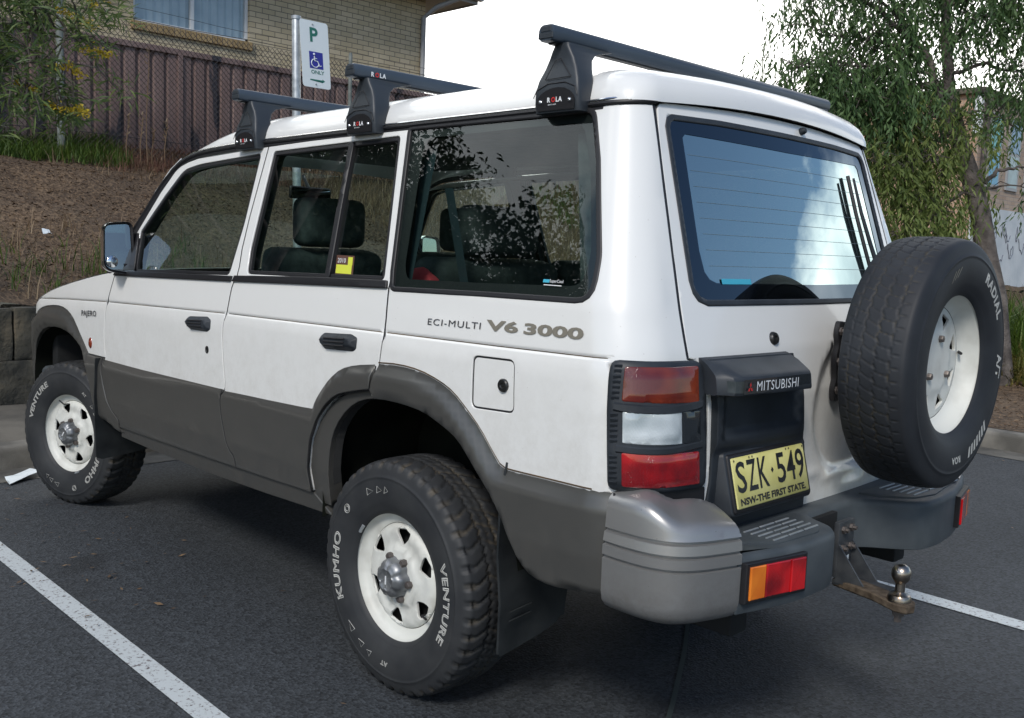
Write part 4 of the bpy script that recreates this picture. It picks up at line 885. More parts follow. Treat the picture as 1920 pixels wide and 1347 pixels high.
def rim(kind,parent):
    hs=[]
    if kind=='at':
        for k in range(6):
            a=math.radians(95+60*k); hs.append(rcorn([pol(.150,a-.22),pol(.155,a),pol(.150,a+.22),pol(.130,a+.21),pol(.103,a+.04),pol(.103,a-.04),pol(.130,a-.21)],.008,2))
        o=panel('rim',[pol(.163,2*PI*k/72) for k in range(72)],M['rim'],parent,holes=hs,fn=disc,thick=.006,rnd=.003,grid=.016,ins=0)
        prof=[(.200,-.020),(.2085,-.006),(.2095,0),(.2085,.004),(.205,.006),(.200,.003),(.1965,-.006),(.193,-.016),(.187,-.024),(.179,-.028),(.171,-.030),(.163,-.034)]
    else:
        for k in range(8):
            a=math.radians(22+45*k); hs.append(rcorn([pol(.143,a-.20),pol(.143,a+.20),pol(.096,a)],.006,2))
        o=panel('rim',[pol(.163,2*PI*k/72) for k in range(72)],M['rim'],parent,holes=hs,fn=disc2,thick=.006,rnd=.003,grid=.016,ins=0)
        prof=[(.200,-.020),(.2085,-.006),(.2095,0),(.2085,.004),(.205,.006),(.199,.002),(.194,-.010),(.190,-.026),(.183,-.036),(.180,-.042),(.171,-.049),(.163,-.054)]
    bm=bmesh.new(); bm.from_mesh(o.data); lathe(bm,[(r,.088+w) for r,w in prof][::-1],96); pass
    bmesh.ops.recalc_face_normals(bm,faces=bm.faces); bm.to_mesh(o.data); bm.free(); shade(o.data,40); return o
def bars(wt,parent,r0,r1,angs,wid,mat,lean=0):
    vs=[];fs=[]
    for a in angs:
        b=len(vs); a=math.radians(a)
        for rr,k in ((r0,-1),(r0,1),(r1,1),(r1,-1)):
            f=a+k*wid+(lean if rr==r1 else 0); vs.append((-rr*math.sin(f),sidew(rr)+.0013,rr*math.cos(f)))
        fs.append((b,b+1,b+2,b+3))
    return mesh('tyre_lettering',vs,fs,mat,parent,smooth=False)
def arc(txt,a0,size,r0,parent,outline=0,sx=1.2,bold=0,shear=0,spacing=1.1):
    return lettering(txt,size,M['letter'],'tyre_lettering',parent,lambda u,v,h:(-(r0+v)*math.sin(math.radians(a0)+u/r0),sidew(r0+v)+.0012+max(0,h)*.2,(r0+v)*math.cos(math.radians(a0)+u/r0)),outline=outline,sx=sx,bold=bold,shear=shear,spacing=spacing)
def road_wheel():
    bm=bmesh.new(); lathe(bm,[(.0001,.024),(.150,.024),(.160,.018),(.165,-.05),(.13,-.09),(.0001,-.09)],32); w_=bobj('wheel',bm,M['black'],None)  # black backing disc makes the rim slots read as shaded holes
    t=bpy.data.objects.new('tyre',ty_at); link(t,w_)
    rim('at',w_)
    arc('KUMHO',241,.043,.258,t,outline=.0018,sx=1.28); arc('VENTURE',66,.037,.260,t,outline=.0016,sx=1.35); arc('AT',178,.020,.262,t,outline=.0008)
    bm=bmesh.new(); 
    for r_ in (.0135,.008):
        tube(bm,[(-(.275+r_*math.cos(a))*math.sin(math.radians(309)+r_*1.1*math.sin(a)/.275),sidew(.275)+.0012,(.275+r_*math.cos(a))*math.cos(math.radians(309)+r_*1.1*math.sin(a)/.275)) for a in [2*PI*i/20 for i in range(21)]],.0011,4)
    for a0,k in ((335,1),(346,.7),(354,.45),(196,.5),(205,.8),(218,1.1)):
        a=math.radians(a0); l=.10*k; P=[(.262,a),(.283,a+.02),(.270,a+l+.03)]; P.append(P[0]); tube(bm,[(-r_*math.sin(x),sidew(r_)+.001,r_*math.cos(x)) for r_,x in P],.0009,4)
    bobj('tyre_lettering',bm,M['letter'],t,fix=False)
    # hub: freewheel cap with scallops, nuts
    def hubf(r,w,t_):
        k=1-.13*max(0,math.cos(3*(t_-math.radians(95)))**8)*(1 if .02<r else 0)*(1 if w<.135 else 0); return (r*k*math.cos(t_),w,r*k*math.sin(t_))
    bm=bmesh.new(); lathe(bm,[(.0001,.124),(.030,.124),(.032,.1265),(.036,.1265),(.038,.124),(.044,.122),(.053,.116),(.059,.107),(.061,.098),(.062,.088),(.065,.080),(.067,.076)],72,hubf); hb=bobj('hub_cap',bm,M['hub'],w_,55)
    box_=bmesh.new(); box(box_,(-.0025,.124,-.014),(.0025,.1255,.012)); bobj('hub_dial',box_,M['txtw'],hb)
    for k in range(6):
        a=math.radians(95+30+60*k); c=Vector((.0665*math.cos(a),0,.0665*math.sin(a)))
        bm=bmesh.new(); lathe(bm,[(.012,.072),(.012,.093),(.0095,.098),(.0001,.099)],6,lambda r,w,t_:(c.x+r*math.cos(t_),w,c.z+r*math.sin(t_))); bobj('wheel_nut',bm,M['nut'],w_)
    bm=bmesh.new(); q=Vector(disc(*pol(.150,math.radians(215)))); tube(bm,[q,q+Vector((0,.012,0)),q+Vector((-.03,.02,0))],.0035,8); bobj('valve',bm,M['rubber'],w_)
    bm=bmesh.new(); aa=math.radians(55)
    tube(bm,[(-.203*math.sin(-aa+k*.04),.094,.203*math.cos(-aa+k*.04)) for k in range(-2,3)],.006,6); bobj('balance_weight',bm,M['galv'],w_)
    return w_
def copyw(w_):
    c=w_.copy(); C.objects.link(c)
    for ch in list(w_.children):
        d=ch.copy(); C.objects.link(d); d.parent=c
        for g in list(ch.children): h_=g.copy(); C.objects.link(h_); h_.parent=d
    return c
ZC=.3605
w1=road_wheel(); w1.parent=car; w1.location=(0,.749,ZC)
w2=copyw(w1); w2.location=(2.725-.11*math.sin(.261)+.03,.749-.030,ZC); w2.rotation_euler=Matrix.Rotation(.261,4,'Z')@Matrix.Rotation(math.radians(-145),4,'Y') and (Matrix.Rotation(.261,4,'Z')@Matrix.Rotation(math.radians(145),4,'Y')).to_euler()
w3=copyw(w1); w3.location=(0,-.749,ZC); w3.rotation_euler=(0,0,PI)
w4=copyw(w1); w4.location=(2.725,-.735,ZC); w4.rotation_euler=(0,0,PI+.22)
for w_ in (w2,w3,w4): w_.parent=car
# spare on its carrier
bm=bmesh.new(); lathe(bm,[(.0001,.006),(.150,.006),(.155,-.05),(.09,-.09),(.09,-.16),(.0001,-.16)],24); sp=bobj('spare_wheel',bm,M['black'],car)
sp.location=(-1.209+.088,-.177,1.092); sp.rotation_euler=(0,0,PI/2)
t=bpy.data.objects.new('tyre',ty_ht); link(t,sp); rim('ht',sp)
arc('RADIAL',24,.040,.258,t,sx=1.08,bold=.0016,spacing=1.18); arc('A/T',86,.040,.258,t,sx=1.0,bold=.0016,spacing=1.1); arc('ROA',172,.026,.262,t,sx=1.0,bold=.0010)
bars(0,t,.262,.290,[132+4.2*i for i in range(7)],.020,M['letter'],.05)
bars(0,t,.265,.285,[330,334,338],.012,M['txtg'],.12)
for k in range(0,6,2):
    a=math.radians(90+60*k); c=Vector((.0695*math.cos(a),0,.0695*math.sin(a))); bm=bmesh.new(); lathe(bm,[(.011,.030),(.011,.052),(.009,.057),(.0001,.058)],6,lambda r,w,t_:(c.x+r*math.cos(t_),w,c.z+r*math.sin(t_))); bobj('wheel_nut',bm,M['nut'],sp)
bm=bmesh.new(); a=math.radians(172); tube(bm,[(.176*math.cos(a),.01,.176*math.sin(a)),(.172*math.cos(a),.035,.172*math.sin(a)),(.150*math.cos(a),.052,.150*math.sin(a))],.0045,8); bobj('valve',bm,M['rubber'],sp)
# carrier bracket on the tailgate with three bolts
bm=bmesh.new(); prism(bm,rcorn([(-.035,-.115),(.02,-.12),(.03,-.08),(.018,-.045),(.03,-.01),(.030,.02),(.018,.05),(.03,.085),(.02,.12),(-.035,.115),(-.12,.09),(-.25,.06),(-.25,-.06),(-.12,-.09)],.01,2),[(0,0),(.014,0),(.016,.002)])
for v in bm.verts: v.co=Vector((-.905-v.co.z*1.0,-.085+v.co.x,1.075+v.co.y))
br=bobj('spare_carrier',bm,M['rubber'],gate)
for z in (.99,1.075,1.165):
    bm=bmesh.new(); lathe(bm,[(.013,-.915),(.013,-.926),(.0075,-.927),(.0075,-.934),(.0001,-.934)],6,lambda r,w,t_:(w,-.072+r*math.cos(t_),z+r*math.sin(t_))); bobj('carrier_bolt',bm,M['nut'],br)
bm=bmesh.new(); tube(bm,[(-.90,-.177,1.08),(-1.0,-.177,1.085),(-1.04,-.177,1.09)],[.09,.075,.075],20); bobj('carrier_hub',bm,M['rubber'],br)
# ---------------------------------------------------------------- mudflaps, wheel arches, underside
def flap(name,P,x,lean,parent,thick=.008,ridge=True):
    bm=bmesh.new(); A=[];B=[]
    for y,z in P:
        xx=x+lean*(z-.5)+.035*math.sin((y-.5)*9)*.4; A.append(bm.verts.new((xx,y,z))); B.append(bm.verts.new((xx-thick,y,z)))
    n=len(P); bm.faces.new(A[::-1]); bm.faces.new(B)
    for k in range(n): bm.faces.new((A[k],A[(k+1)%n],B[(k+1)%n],B[k]))
    o=bobj(name,bm,M['flap'],parent,30)
    return o
rp_=[(.858,.77),(.862,.70),(.850,.55),(.815,.40),(.800,.245),(.785,.236),(.62,.262),(.565,.285),(.555,.300),(.540,.302),(.537,.45),(.60,.55),(.76,.60),(.83,.70),(.85,.82)]
for sd in HC:
    o=flap('mudflap',[(y*sd,z) for y,z in rp_],-.445,-.10,car)
    bm=bmesh.new()
    for z in (.345,.372): tube(bm,[(-.4595-.10*(z-.5),sd*.785,z),(-.4595-.10*(z-.5),sd*.70,z+.008)],.0022,5)
    bobj('flap_ridge',bm,M['flap'],o)
    flap('mudflap',[(y*sd,z) for y,z in ((.875,.80),(.872,.62),(.858,.42),(.850,.325),(.82,.312),(.60,.335),(.60,.50),(.70,.62),(.80,.80))],2.235,-.13,car)
    # arches
    for cx,P in ((-.05,[(.40,.46),(.40,.66),(.34,.79),(.24,.87),(.08,.915),(-.08,.915),(-.24,.885),(-.36,.81),(-.44,.72),(-.50,.60),(-.52,.52)]),(2.7,[(3.10,.50),(3.08,.72),(3.0,.82),(2.88,.88),(2.72,.905),(2.56,.89),(2.44,.83),(2.36,.74),(2.31,.60),(2.29,.46)])):
        vs=[];fs=[];P=chk(P,1)
        for x,z in P:
            for y in (.835,.78,.70,.58,.44): vs.append((x+(.0 if y>.8 else 0),y*sd,z+(.004 if y<.8 else 0)))
        for i in range(len(P)-1): fs+=[(i*5+j,i*5+j+1,i*5+6+j,i*5+5+j) for j in range(4)]
        b=len(vs); q=[i*5+4 for i in range(len(P))]; fs.append(tuple(q)); mesh('wheel_arch',vs,fs,M['liner'],car)
bm=bmesh.new(); box(bm,(-.86,-.62,.46),(3.0,.62,.56),.02); box(bm,(.42,-.76,.47),(2.24,.76,.56),.02)
for s_y in (.48,-.48): box(bm,(-.98,s_y-.04,.40),(2.95,s_y+.04,.50),.01)
under=bobj('underbody',bm,M['black'],car)
bm=bmesh.new(); tube(bm,[(0,-.66,.36),(0,.66,.36)],.05,16); tube(bm,[(0.12,-.1,.36),(.0,-.1,.36),(-.12,-.1,.36)],[.05,.14,.06],16); tube(bm,[(.1,-.1,.37),(1.4,-.08,.45)],.035,10); tube(bm,[(2.725,-.66,.37),(2.725,.66,.37)],.04,12); bobj('axle',bm,M['liner'],car)
bm=bmesh.new(); tube(bm,[(.9,.35,.40),(.3,.40,.42),(-.4,.45,.44),(-.92,.46,.44)],.028,12); bobj('exhaust_pipe',bm,M['rust'],car)
# ---------------------------------------------------------------- roof bars
def roof_bar(x0,zg_):
    zb=zg_+.158
    bm=bmesh.new(); pf=rcorn([(-.026,0),(.026,0),(.030,.030),(.018,.044),(-.018,.044),(-.030,.030)],.010,3)
    ys=[-.742,-.735,.735,.742]; rings=[]
    for y,k in zip(ys,(.9,1,1,.9)): rings.append([bm.verts.new((x0+a*k,y,zb+.022+(b-.022)*k)) for a,b in pf])
    n=len(pf)
    for A,B in zip(rings,rings[1:]):
        for k in range(n): bm.faces.new((A[k],A[(k+1)%n],B[(k+1)%n],B[k]))
    bm.faces.new(rings[0]); bm.faces.new(rings[-1]); rb=bobj('roof_bar',bm,M['rack'],car,40)
    bm=bmesh.new(); box(bm,(x0-.026,.741,zb+.006),(x0+.026,.744,zb+.022),.002,1); box(bm,(x0-.018,.741,zb+.024),(x0+.018,.7435,zb+.038),.001,1); bobj('end_cap',bm,M['foot'],rb)
    bm=bmesh.new(); box(bm,(x0-.012,-.72,zb-.004),(x0+.012,.72,zb+.002),.001,1); bobj('bar_insert',bm,M['rubber'],rb)
    for sd in HC:
        bm=bmesh.new(); rings=[]
        for z,hx,ya,yb in ((zg_-.020,.080,.664,.706),(zg_+.0,.081,.655,.710),(zg_+.035,.079,.650,.712),(zg_+.065,.072,.640,.708),(zg_+.095,.058,.630,.700),(zg_+.120,.046,.618,.698),(zg_+.138,.036,.595,.700),(zg_+.150,.029,.555,.700),(zg_+.1585,.027,.515,.700)):
            P=rcorn([(-hx,ya),(hx,ya),(hx,yb),(-hx,yb)],.012,3); rings.append([bm.verts.new((x0-.015+a,b*sd,z)) for a,b in P])
        n=len(rings[0])
        for A,B in zip(rings,rings[1:]):
            for k in range(n): bm.faces.new((A[k],A[(k+1)%n],B[(k+1)%n],B[k]))
        bm.faces.new(rings[0]); bm.faces.new(rings[-1]); ft_=bobj('rack_foot',bm,M['foot'],rb,50)
        if sd>0:
            yy=lambda z:ip(((zg_-.02,.7068),(zg_,.7108),(zg_+.035,.7128)),z)
            P=chk([(.066,-.015),(.070,.012),(.045,.034),(0,.044),(-.045,.038),(-.070,.014),(-.066,-.015)],1)
            vs=[(x0-.015+a,yy(zg_+b)+.0022,zg_+b) for a,b in P]; bm=bmesh.new(); f=bm.faces.new([bm.verts.new(v) for v in vs]); r=bmesh.ops.extrude_face_region(bm,geom=[f])
            for v in [e for e in r['geom'] if isinstance(e,bmesh.types.BMVert)]: v.co.y-=.008
            pl_=bobj('lock_cover',bm,M['rubber'],ft_)
            for txt,u,mt in (('R',.027,'txtw'),('O',.012,'pred'),('L',-.004,'txtw'),('A',-.014,'txtw')):
                lettering(txt,.017,M[mt],'brand_lettering',ft_,lambda a,b,h:(x0-.015+u-a,yy(zg_+.01)+.0036,zg_+.006+b),bold=.0008)
            lettering('sport racks',.0065,M['txtw'],'brand_lettering',ft_,lambda a,b,h:(x0-.015+.024-a,yy(zg_+.001)+.0036,zg_-.002+b))
            for u in (.052,-.052):
                bm=bmesh.new(); bmesh.ops.create_uvsphere(bm,u_segments=12,v_segments=8,radius=.006)
                for v in bm.verts: v.co+=Vector((x0-.015+u,.7125,zg_+.008))
                bobj('foot_bolt',bm,M['chrome'],ft_)
            bm=bmesh.new(); tube(bm,[(x0-.015+a,yy(zg_+.035)+.0006-(.002 if b>.05 else 0)-(b-.04)*.06,zg_+b) for a,b in ((-.078,.020),(-.068,.042),(-.03,.055),(.03,.055),(.068,.040),(.078,.020))],.0012,5); bobj('cover_joint',bm,M['rubber'],ft_)
            vs=[(x0-.015+a,.709-(b-.07)*.16+.0015,zg_+b) for a,b in ((-.050,.068),(.040,.066),(.012,.115),(-.006,.118))]; 
            bm=bmesh.new(); tube(bm,vs+[vs[0]],.0012,5); bobj('foot_moulding',bm,M['rubber'],ft_)
    return rb
rb1=roof_bar(-.452,1.752); rb2=roof_bar(.424,1.744); rb3=roof_bar(1.165,1.727)
for txt,u,mt in (('R',.0,'txtw'),('O',.017,'pred'),('L',.035,'txtw'),('A',.047,'txtw')):
    lettering(txt,.019,M[mt],'brand_lettering',rb2,lambda a,b,h:(.424-.0302+.006*0-.0008-b*.03,.680-u-a,1.744+.158+.009+b),bold=.001)
# ---------------------------------------------------------------- door mirror
FD=[o for o in car.children if o.name.startswith('front_door')][0]
def mirror(side,par):
    bm=bmesh.new(); rings=[]
    for x,k,dy in ((1.925,.98,0),(1.932,1.0,0),(1.96,1.0,-.002),(1.99,.93,-.008),(2.015,.78,-.014),(2.03,.52,-.018),(2.035,.2,-.02)):
        P=rcorn([(-.070,-.118),(.070,-.098),(.066,.106),(-.060,.118)],[.045,.05,.035,.035],6); rings.append([bm.verts.new((x-.05*0-.10*a*1.0*.25,(.870+a*k+dy)*side,1.305+b*k)) for a,b in P])
    n=len(rings[0])
    for A,B in zip(rings,rings[1:]):
        for k in range(n): bm.faces.new((A[k],A[(k+1)%n],B[(k+1)%n],B[k]))
    bm.faces.new(rings[-1]); o=bobj('door_mirror',bm,M['chrome'],par,50)
    P=rcorn([(-.070,-.118),(.070,-.098),(.066,.106),(-.060,.118)],[.045,.05,.035,.035],6); P2=inset(P,.010)
    f=lambda a,b,dx:(1.925+dx-.025*a-.10*a*.0,(.870+a)*side,1.305+b)
    n=len(P); vs=[f(a,b,0) for a,b in P]+[f(a,b,.012) for a,b in P2]; mesh('mirror_bezel',vs,[(k,(k+1)%n,n+(k+1)%n,n+k) for k in range(n)],M['rubber'],o)
    # the glass turned a little outwards and down
    gx=lambda a,b,h=0:(1.934-.02*a+.055*a+.04*b+h,(.870+a)*side,1.305+b)
    bm=bmesh.new(); bm.faces.new([bm.verts.new(gx(a,b)) for a,b in inset(P,.011)]); bobj('mirror_glass',bm,M['mirror'],o,fix=False)
    bm=bmesh.new(); bmesh.ops.create_uvsphere(bm,u_segments=24,v_segments=12,radius=1)
    for v in bm.verts: v.co=Vector(gx(.030+v.co.y*.026,-.058+v.co.z*.026,-.002-.010*max(0,-v.co.x)))
    bobj('blind_spot_mirror',bm,M['mirror'],o)
    bm=bmesh.new(); box(bm,(1.93,.775 if side>0 else -.86,1.20),(2.0,.86 if side>0 else -.775,1.25),.012,2); box(bm,(1.945,.79 if side>0 else -.83,1.21),(1.99,.83 if side>0 else -.79,1.38),.012,2); bobj('mirror_arm',bm,M['rubber'],o)
mirror(1,FD); mirror(-1,car)
# ---------------------------------------------------------------- cabin
def seat(x,y,w_,zb,zt,hr,lean=.2,mat='seat',hw=.13):
    bm=bmesh.new(); rt=Matrix.Rotation(-lean,3,'Y'); box(bm,(x-.07,y-w_/2,zb),(x+.07,y+w_/2,zt),.055,4,rot=rt)
    box(bm,(x+.0,y-w_/2,zb-.12),(x+.52,y+w_/2,zb+.03),.05,3)
    o=bobj('seat',bm,M[mat],car,60); m_=(zt-zb)/2*math.sin(lean)
    bm=bmesh.new(); box(bm,(x-m_-.085,y-hw,zt+.005),(x-m_+.035,y+hw,zt+hr),.05,4,rot=None); bobj('head_restraint',bm,M[mat],o,60)
seat(1.14,.38,.52,.82,1.34,.20,hw=.15); seat(1.14,-.38,.52,.82,1.34,.20,hw=.15)
seat(.22,.30,.60,1.04,1.33,.18,hw=.16); seat(.22,-.34,.60,1.04,1.33,.18,hw=.16)
bm=bmesh.new(); box(bm,(-.88,-.43,.56),(.05,.43,.80),.02); box(bm,(-.62,-.10,.80),(-.50,.70,1.265),.03,3); bobj('load_area',bm,M['vinyl'],car,60)
bm=bmesh.new(); box(bm,(-.60,.25,1.26),(-.50,.58,1.33),.02,3); bobj('third_row_backrest',bm,M['vinyl'],car,60)
bm=bmesh.new(); box(bm,(1.62,-.72,.85),(2.05,.72,1.175),.06,4); box(bm,(1.63,-.60,1.15),(1.85,-.22,1.23),.04,3); dash=bobj('dashboard',bm,M['vinyl'],car,60)
bm=bmesh.new(); P=[Vector((1.53+.19*math.sin(a)*-.35,-.38+.19*math.cos(a),1.13+.19*math.sin(a)*.93)) for a in [2*PI*i/36 for i in range(37)]]; tube(bm,P,.014,8); tube(bm,[P[0],P[18]],.014,8); tube(bm,[(1.53,-.38,1.13),(1.7,-.38,1.05)],.03,10); bobj('steering_wheel',bm,M['rubber'],dash)
bm=bmesh.new(); box(bm,(1.785,-.115,1.565),(1.805,.115,1.625),.012,3); tube(bm,[(1.80,0,1.61),(1.86,0,1.68)],.008,8); im=bobj('interior_mirror',bm,M['rubber'],car); mesh('mirror_glass',[(1.783,-.105,1.572),(1.783,.105,1.572),(1.7845,.105,1.618),(1.7845,-.105,1.618)],[(0,1,2,3)],M['mirror'],im,smooth=False)
for sd in HC:
    for s0,s1,w_ in ((1.06,1.03,.055),(.16,.10,.06),(-.62,-.80,.14)):
        vs=[];fs=[]
        for i in range(9):
            z=1.20+(1.70-1.20)*i/8; c=s0+(s1-s0)*(1-i/8)
            for ds in (w_,-w_): vs.append(on(S,c+ds,z,-.05,sd))
        mesh('pillar_lining',vs,[(2*i,2*i+1,2*i+3,2*i+2) for i in range(8)],M['seat' if s0<0 else 'vinyl'],car)
    vs=[];fs=[]
    for i in range(12):
        x=1.95-2.7*i/11
        for z in (1.22,1.16,1.05,.94): vs.append(on(S,x,z,-.055 if z<1.2 else -.03,sd))
    mesh('side_lining',vs,[(4*i+j,4*i+j+1,4*i+5+j,4*i+4+j) for i in range(11) for j in range(3)],M['vinyl'],car)
# seat belt
vs=[(.10,.60,1.55),(.06,.60,1.55),(.02,.55,1.22),(.06,.55,1.22)]; mesh('seat_belt',vs,[(0,1,2,3)],M['vinyl'],car,smooth=False)
rbm=bmesh.new(); bmesh.ops.create_uvsphere(rbm,u_segments=24,v_segments=14,radius=1)
for v in rbm.verts:
    n_=noise.noise(v.co*2.2)*.12; v.co=Vector((.17+v.co.x*.085*(1+n_),.64+v.co.y*.06,1.235+max(-.02,v.co.z)*.062*(1+n_)))
tag(bobj('cloth_cap',rbm,M['red']),'red cloth cap lying inside the car behind the quarter window','cap')
# ---------------------------------------------------------------- ground
def asphalt():
    m,nt,b=newmat('worn asphalt'); n=nt.nodes.new; l=nt.links.new; g=n('ShaderNodeNewGeometry')
    a=n('ShaderNodeTexNoise'); a.inputs['Scale'].default_value=.55; a.inputs['Detail'].default_value=7; l(g.outputs['Position'],a.inputs[0])
    r=n('ShaderNodeValToRGB'); r.color_ramp.elements[0].position=.3; r.color_ramp.elements[1].position=.7; r.color_ramp.elements[0].color=(.024,.028,.032,1); r.color_ramp.elements[1].color=(.042,.047,.053,1); l(a.outputs[0],r.inputs[0])
    v=n('ShaderNodeTexVoronoi'); v.inputs['Scale'].default_value=105; l(g.outputs['Position'],v.inputs[0])
    sp=n('ShaderNodeMapRange'); sp.inputs[1].default_value=0; sp.inputs[2].default_value=1; sp.inputs[3].default_value=.45; sp.inputs[4].default_value=1.9; l(v.outputs['Color'],sp.inputs[0])
    mx=n('ShaderNodeMix'); mx.data_type='RGBA'; mx.blend_type='MULTIPLY'; mx.inputs[0].default_value=1; l(r.outputs[0],mx.inputs[6]); l(sp.outputs[0],mx.inputs[7])
    # pale chips
    v2=n('ShaderNodeTexVoronoi'); v2.inputs['Scale'].default_value=34; l(g.outputs['Position'],v2.inputs[0]); c=n('ShaderNodeMath'); c.operation='LESS_THAN'; c.inputs[1].default_value=.05; l(v2.outputs['Distance'],c.inputs[0])
    sh=n('ShaderNodeSeparateColor'); l(v2.outputs['Color'],sh.inputs[0]); c3=n('ShaderNodeMath'); c3.operation='MULTIPLY'; l(c.outputs[0],c3.inputs[0]); l(sh.outputs[0],c3.inputs[1])
    m2=n('ShaderNodeMix'); m2.data_type='RGBA'; m2.inputs[7].default_value=(.17,.17,.155,1); l(c3.outputs[0],m2.inputs[0]); l(mx.outputs[2],m2.inputs[6])
    # oil stains
    o=n('ShaderNodeTexNoise'); o.inputs['Scale'].default_value=1.3; o.inputs['Detail'].default_value=4; l(g.outputs['Position'],o.inputs[0]); om=n('ShaderNodeMapRange'); om.inputs[1].default_value=.60; om.inputs[2].default_value=.70; om.inputs[3].default_value=0; om.inputs[4].default_value=.55; l(o.outputs[0],om.inputs[0])
    m3=n('ShaderNodeMix'); m3.data_type='RGBA'; m3.inputs[7].default_value=(.012,.013,.014,1); l(om.outputs[0],m3.inputs[0]); l(m2.outputs[2],m3.inputs[6]); l(m3.outputs[2],b.inputs['Base Color'])
    bp=n('ShaderNodeBump'); bp.inputs['Strength'].default_value=.6; bp.inputs['Distance'].default_value=.004; l(v.outputs['Distance'],bp.inputs['Height']); l(bp.outputs[0],b.inputs['Normal']); setp(b,rough=.78,spec=.4); return m
M['asphalt']=asphalt()
def linepaint():
    m,nt,b=newmat('worn road paint'); n=nt.nodes.new; l=nt.links.new; g=n('ShaderNodeNewGeometry'); a=n('ShaderNodeTexNoise'); a.inputs['Scale'].default_value=70; a.inputs['Detail'].default_value=6; a.inputs['Roughness'].default_value=.7; l(g.outputs['Position'],a.inputs[0])
    r=n('ShaderNodeValToRGB'); r.color_ramp.elements[0].position=.36; r.color_ramp.elements[1].position=.45; r.color_ramp.elements[0].color=(.09,.065,.068,1); r.color_ramp.elements[1].color=(.50,.54,.55,1); l(a.outputs[0],r.inputs[0]); l(r.outputs[0],b.inputs['Base Color']); setp(b,rough=.8); return m
M['line']=linepaint()
KX,KY=3.62,-5.12
g=mesh('car_park',[(-60,-60,0),(KX+.05,-60,0),(KX+.05,60,0),(-60,60,0)],[(0,1,2,3)],M['asphalt'],smooth=False); struct(g)
def strip(name,P,wd,z,mat):
    vs=[];n=len(P)
    for i,(x,y) in enumerate(P):
        a=Vector(P[max(0,i-1)]);b=Vector(P[min(n-1,i+1)]);t=(b-a).normalized(); q=Vector((-t.y,t.x))*wd/2; vs+=[(x+q.x,y+q.y,z),(x-q.x,y-q.y,z)]
    return mesh(name,vs,[(2*i,2*i+1,2*i+3,2*i+2) for i in range(n-1)],mat,smooth=False)
for x0,y0,x1,y1,w_,lab in ((3.3,1.300,-2.3,1.375,.078,'worn white bay line left of the car'),(3.3,-1.40,-2.3,-1.33,.10,'worn white bay line right of the car')):
    struct(strip('bay_line',[(x0,y0),(x1,y1)],w_,.004,M['line']))
struct(strip('asphalt_joint',chk([(-.1,-.60),(-.254,-.363),(-.40,-.14),(-.53,.08),(-.671,.321),(-.9,.75)],2),.016,.003,simple('bitumen joint',(.05,.065,.062),rough=.7)))
# kerb, L shaped with a round corner
kp=[(KX,30),(KX,5),(KX,0),(KX,KY+1.4),(KX-.10,KY+.9),(KX-.41,KY+.41),(KX-.9,KY+.10),(KX-1.4,KY),(0,KY+.02),(-3,KY+.04),(-20,KY+.1)]
def kerb():
    bm=bmesh.new(); sec=[(0,-.02),(0,.10),(.004,.118),(.016,.128),(.035,.130),(.145,.132),(.15,.05)]; rows=[]; P=resamp(kp,.35,False)
    for i,(x,y) in enumerate(P):
        a=Vector(P[max(0,i-1)]);b=Vector(P[min(len(P)-1,i+1)]);t=(b-a).normalized(); q=Vector((-t.y,t.x)); 
        q=q if i<0 else (Vector((-t.y,t.x)) if True else q); w_=noise.noise(Vector((x*3,y*3,0)))*.005
        rows.append([bm.verts.new((x+q.x*d,y+q.y*d,z+w_)) for d,z in sec])
    for A,B in zip(rows,rows[1:]):
        for k in range(len(sec)-1): bm.faces.new((A[k],A[k+1],B[k+1],B[k]))
    return bobj('kerb',bm,M['kerb'],angle=50)
struct(kerb())
struct(strip('gutter_channel',[(x-.16 if i<4 else x-.05,y+(.16 if i>4 else .05)) for i,(x,y) in enumerate(kp)],.30,.003,varied('dirty concrete channel',(.05,.048,.043),(.13,.125,.11),scale=4,rough=.9)))
# ---- terrain: path, bank
def hmap(x,y):
    # height of the made ground behind the kerb
    tx=x-5.12; ax=sstep(0,.02,tx)*.72+ (max(0,tx)/5.3)**1.05*1.5 if tx>0 else 0
    rise=sstep(1.2,4.6,x+min(0,y+8)*.36)
    ty=-(y+7.4); ay=0
    if ty>0: ay=rise*(min(2.6,.25+ty*.52))*sstep(0,.6,ty)+(1-rise)*(.22*sstep(0,1.5,ty)+.12*sstep(3,9,ty))
    if y<-5.2 and x>3.6:
        k=sstep(-5.2,-7.4,y); ax=ax if tx>0 else 0
    h=max(ax,ay) if tx>0 else ay
    if tx<=0 and y<-6.2: h=max(h,0)
    h=min(h,2.55+.03*max(0,tx)); 
    bmp=noise.noise(Vector((x*.9,y*.9,0)))*.10+noise.noise(Vector((x*3.5,y*3.5,2)))*.035+noise.noise(Vector((x*11,y*11,5)))*.018
    return .118+h+bmp*min(1,h*1.5)
def grid_mesh(name,x0,x1,y0,y1,st,mat,cond=None,mats=None):
    nx=int((x1-x0)/st)+1; ny=int((y1-y0)/st)+1; vs=[(x0+i*st,y0+j*st,hmap(x0+i*st,y0+j*st)) for i in range(nx) for j in range(ny)]
    fs=[]
    for i in range(nx-1):
        for j in range(ny-1):
            cx,cy=x0+(i+.5)*st,y0+(j+.5)*st
            if cond is None or cond(cx,cy): fs.append((i*ny+j,(i+1)*ny+j,(i+1)*ny+j+1,i*ny+j+1))
    return mesh(name,vs,fs,mat,angle=180)
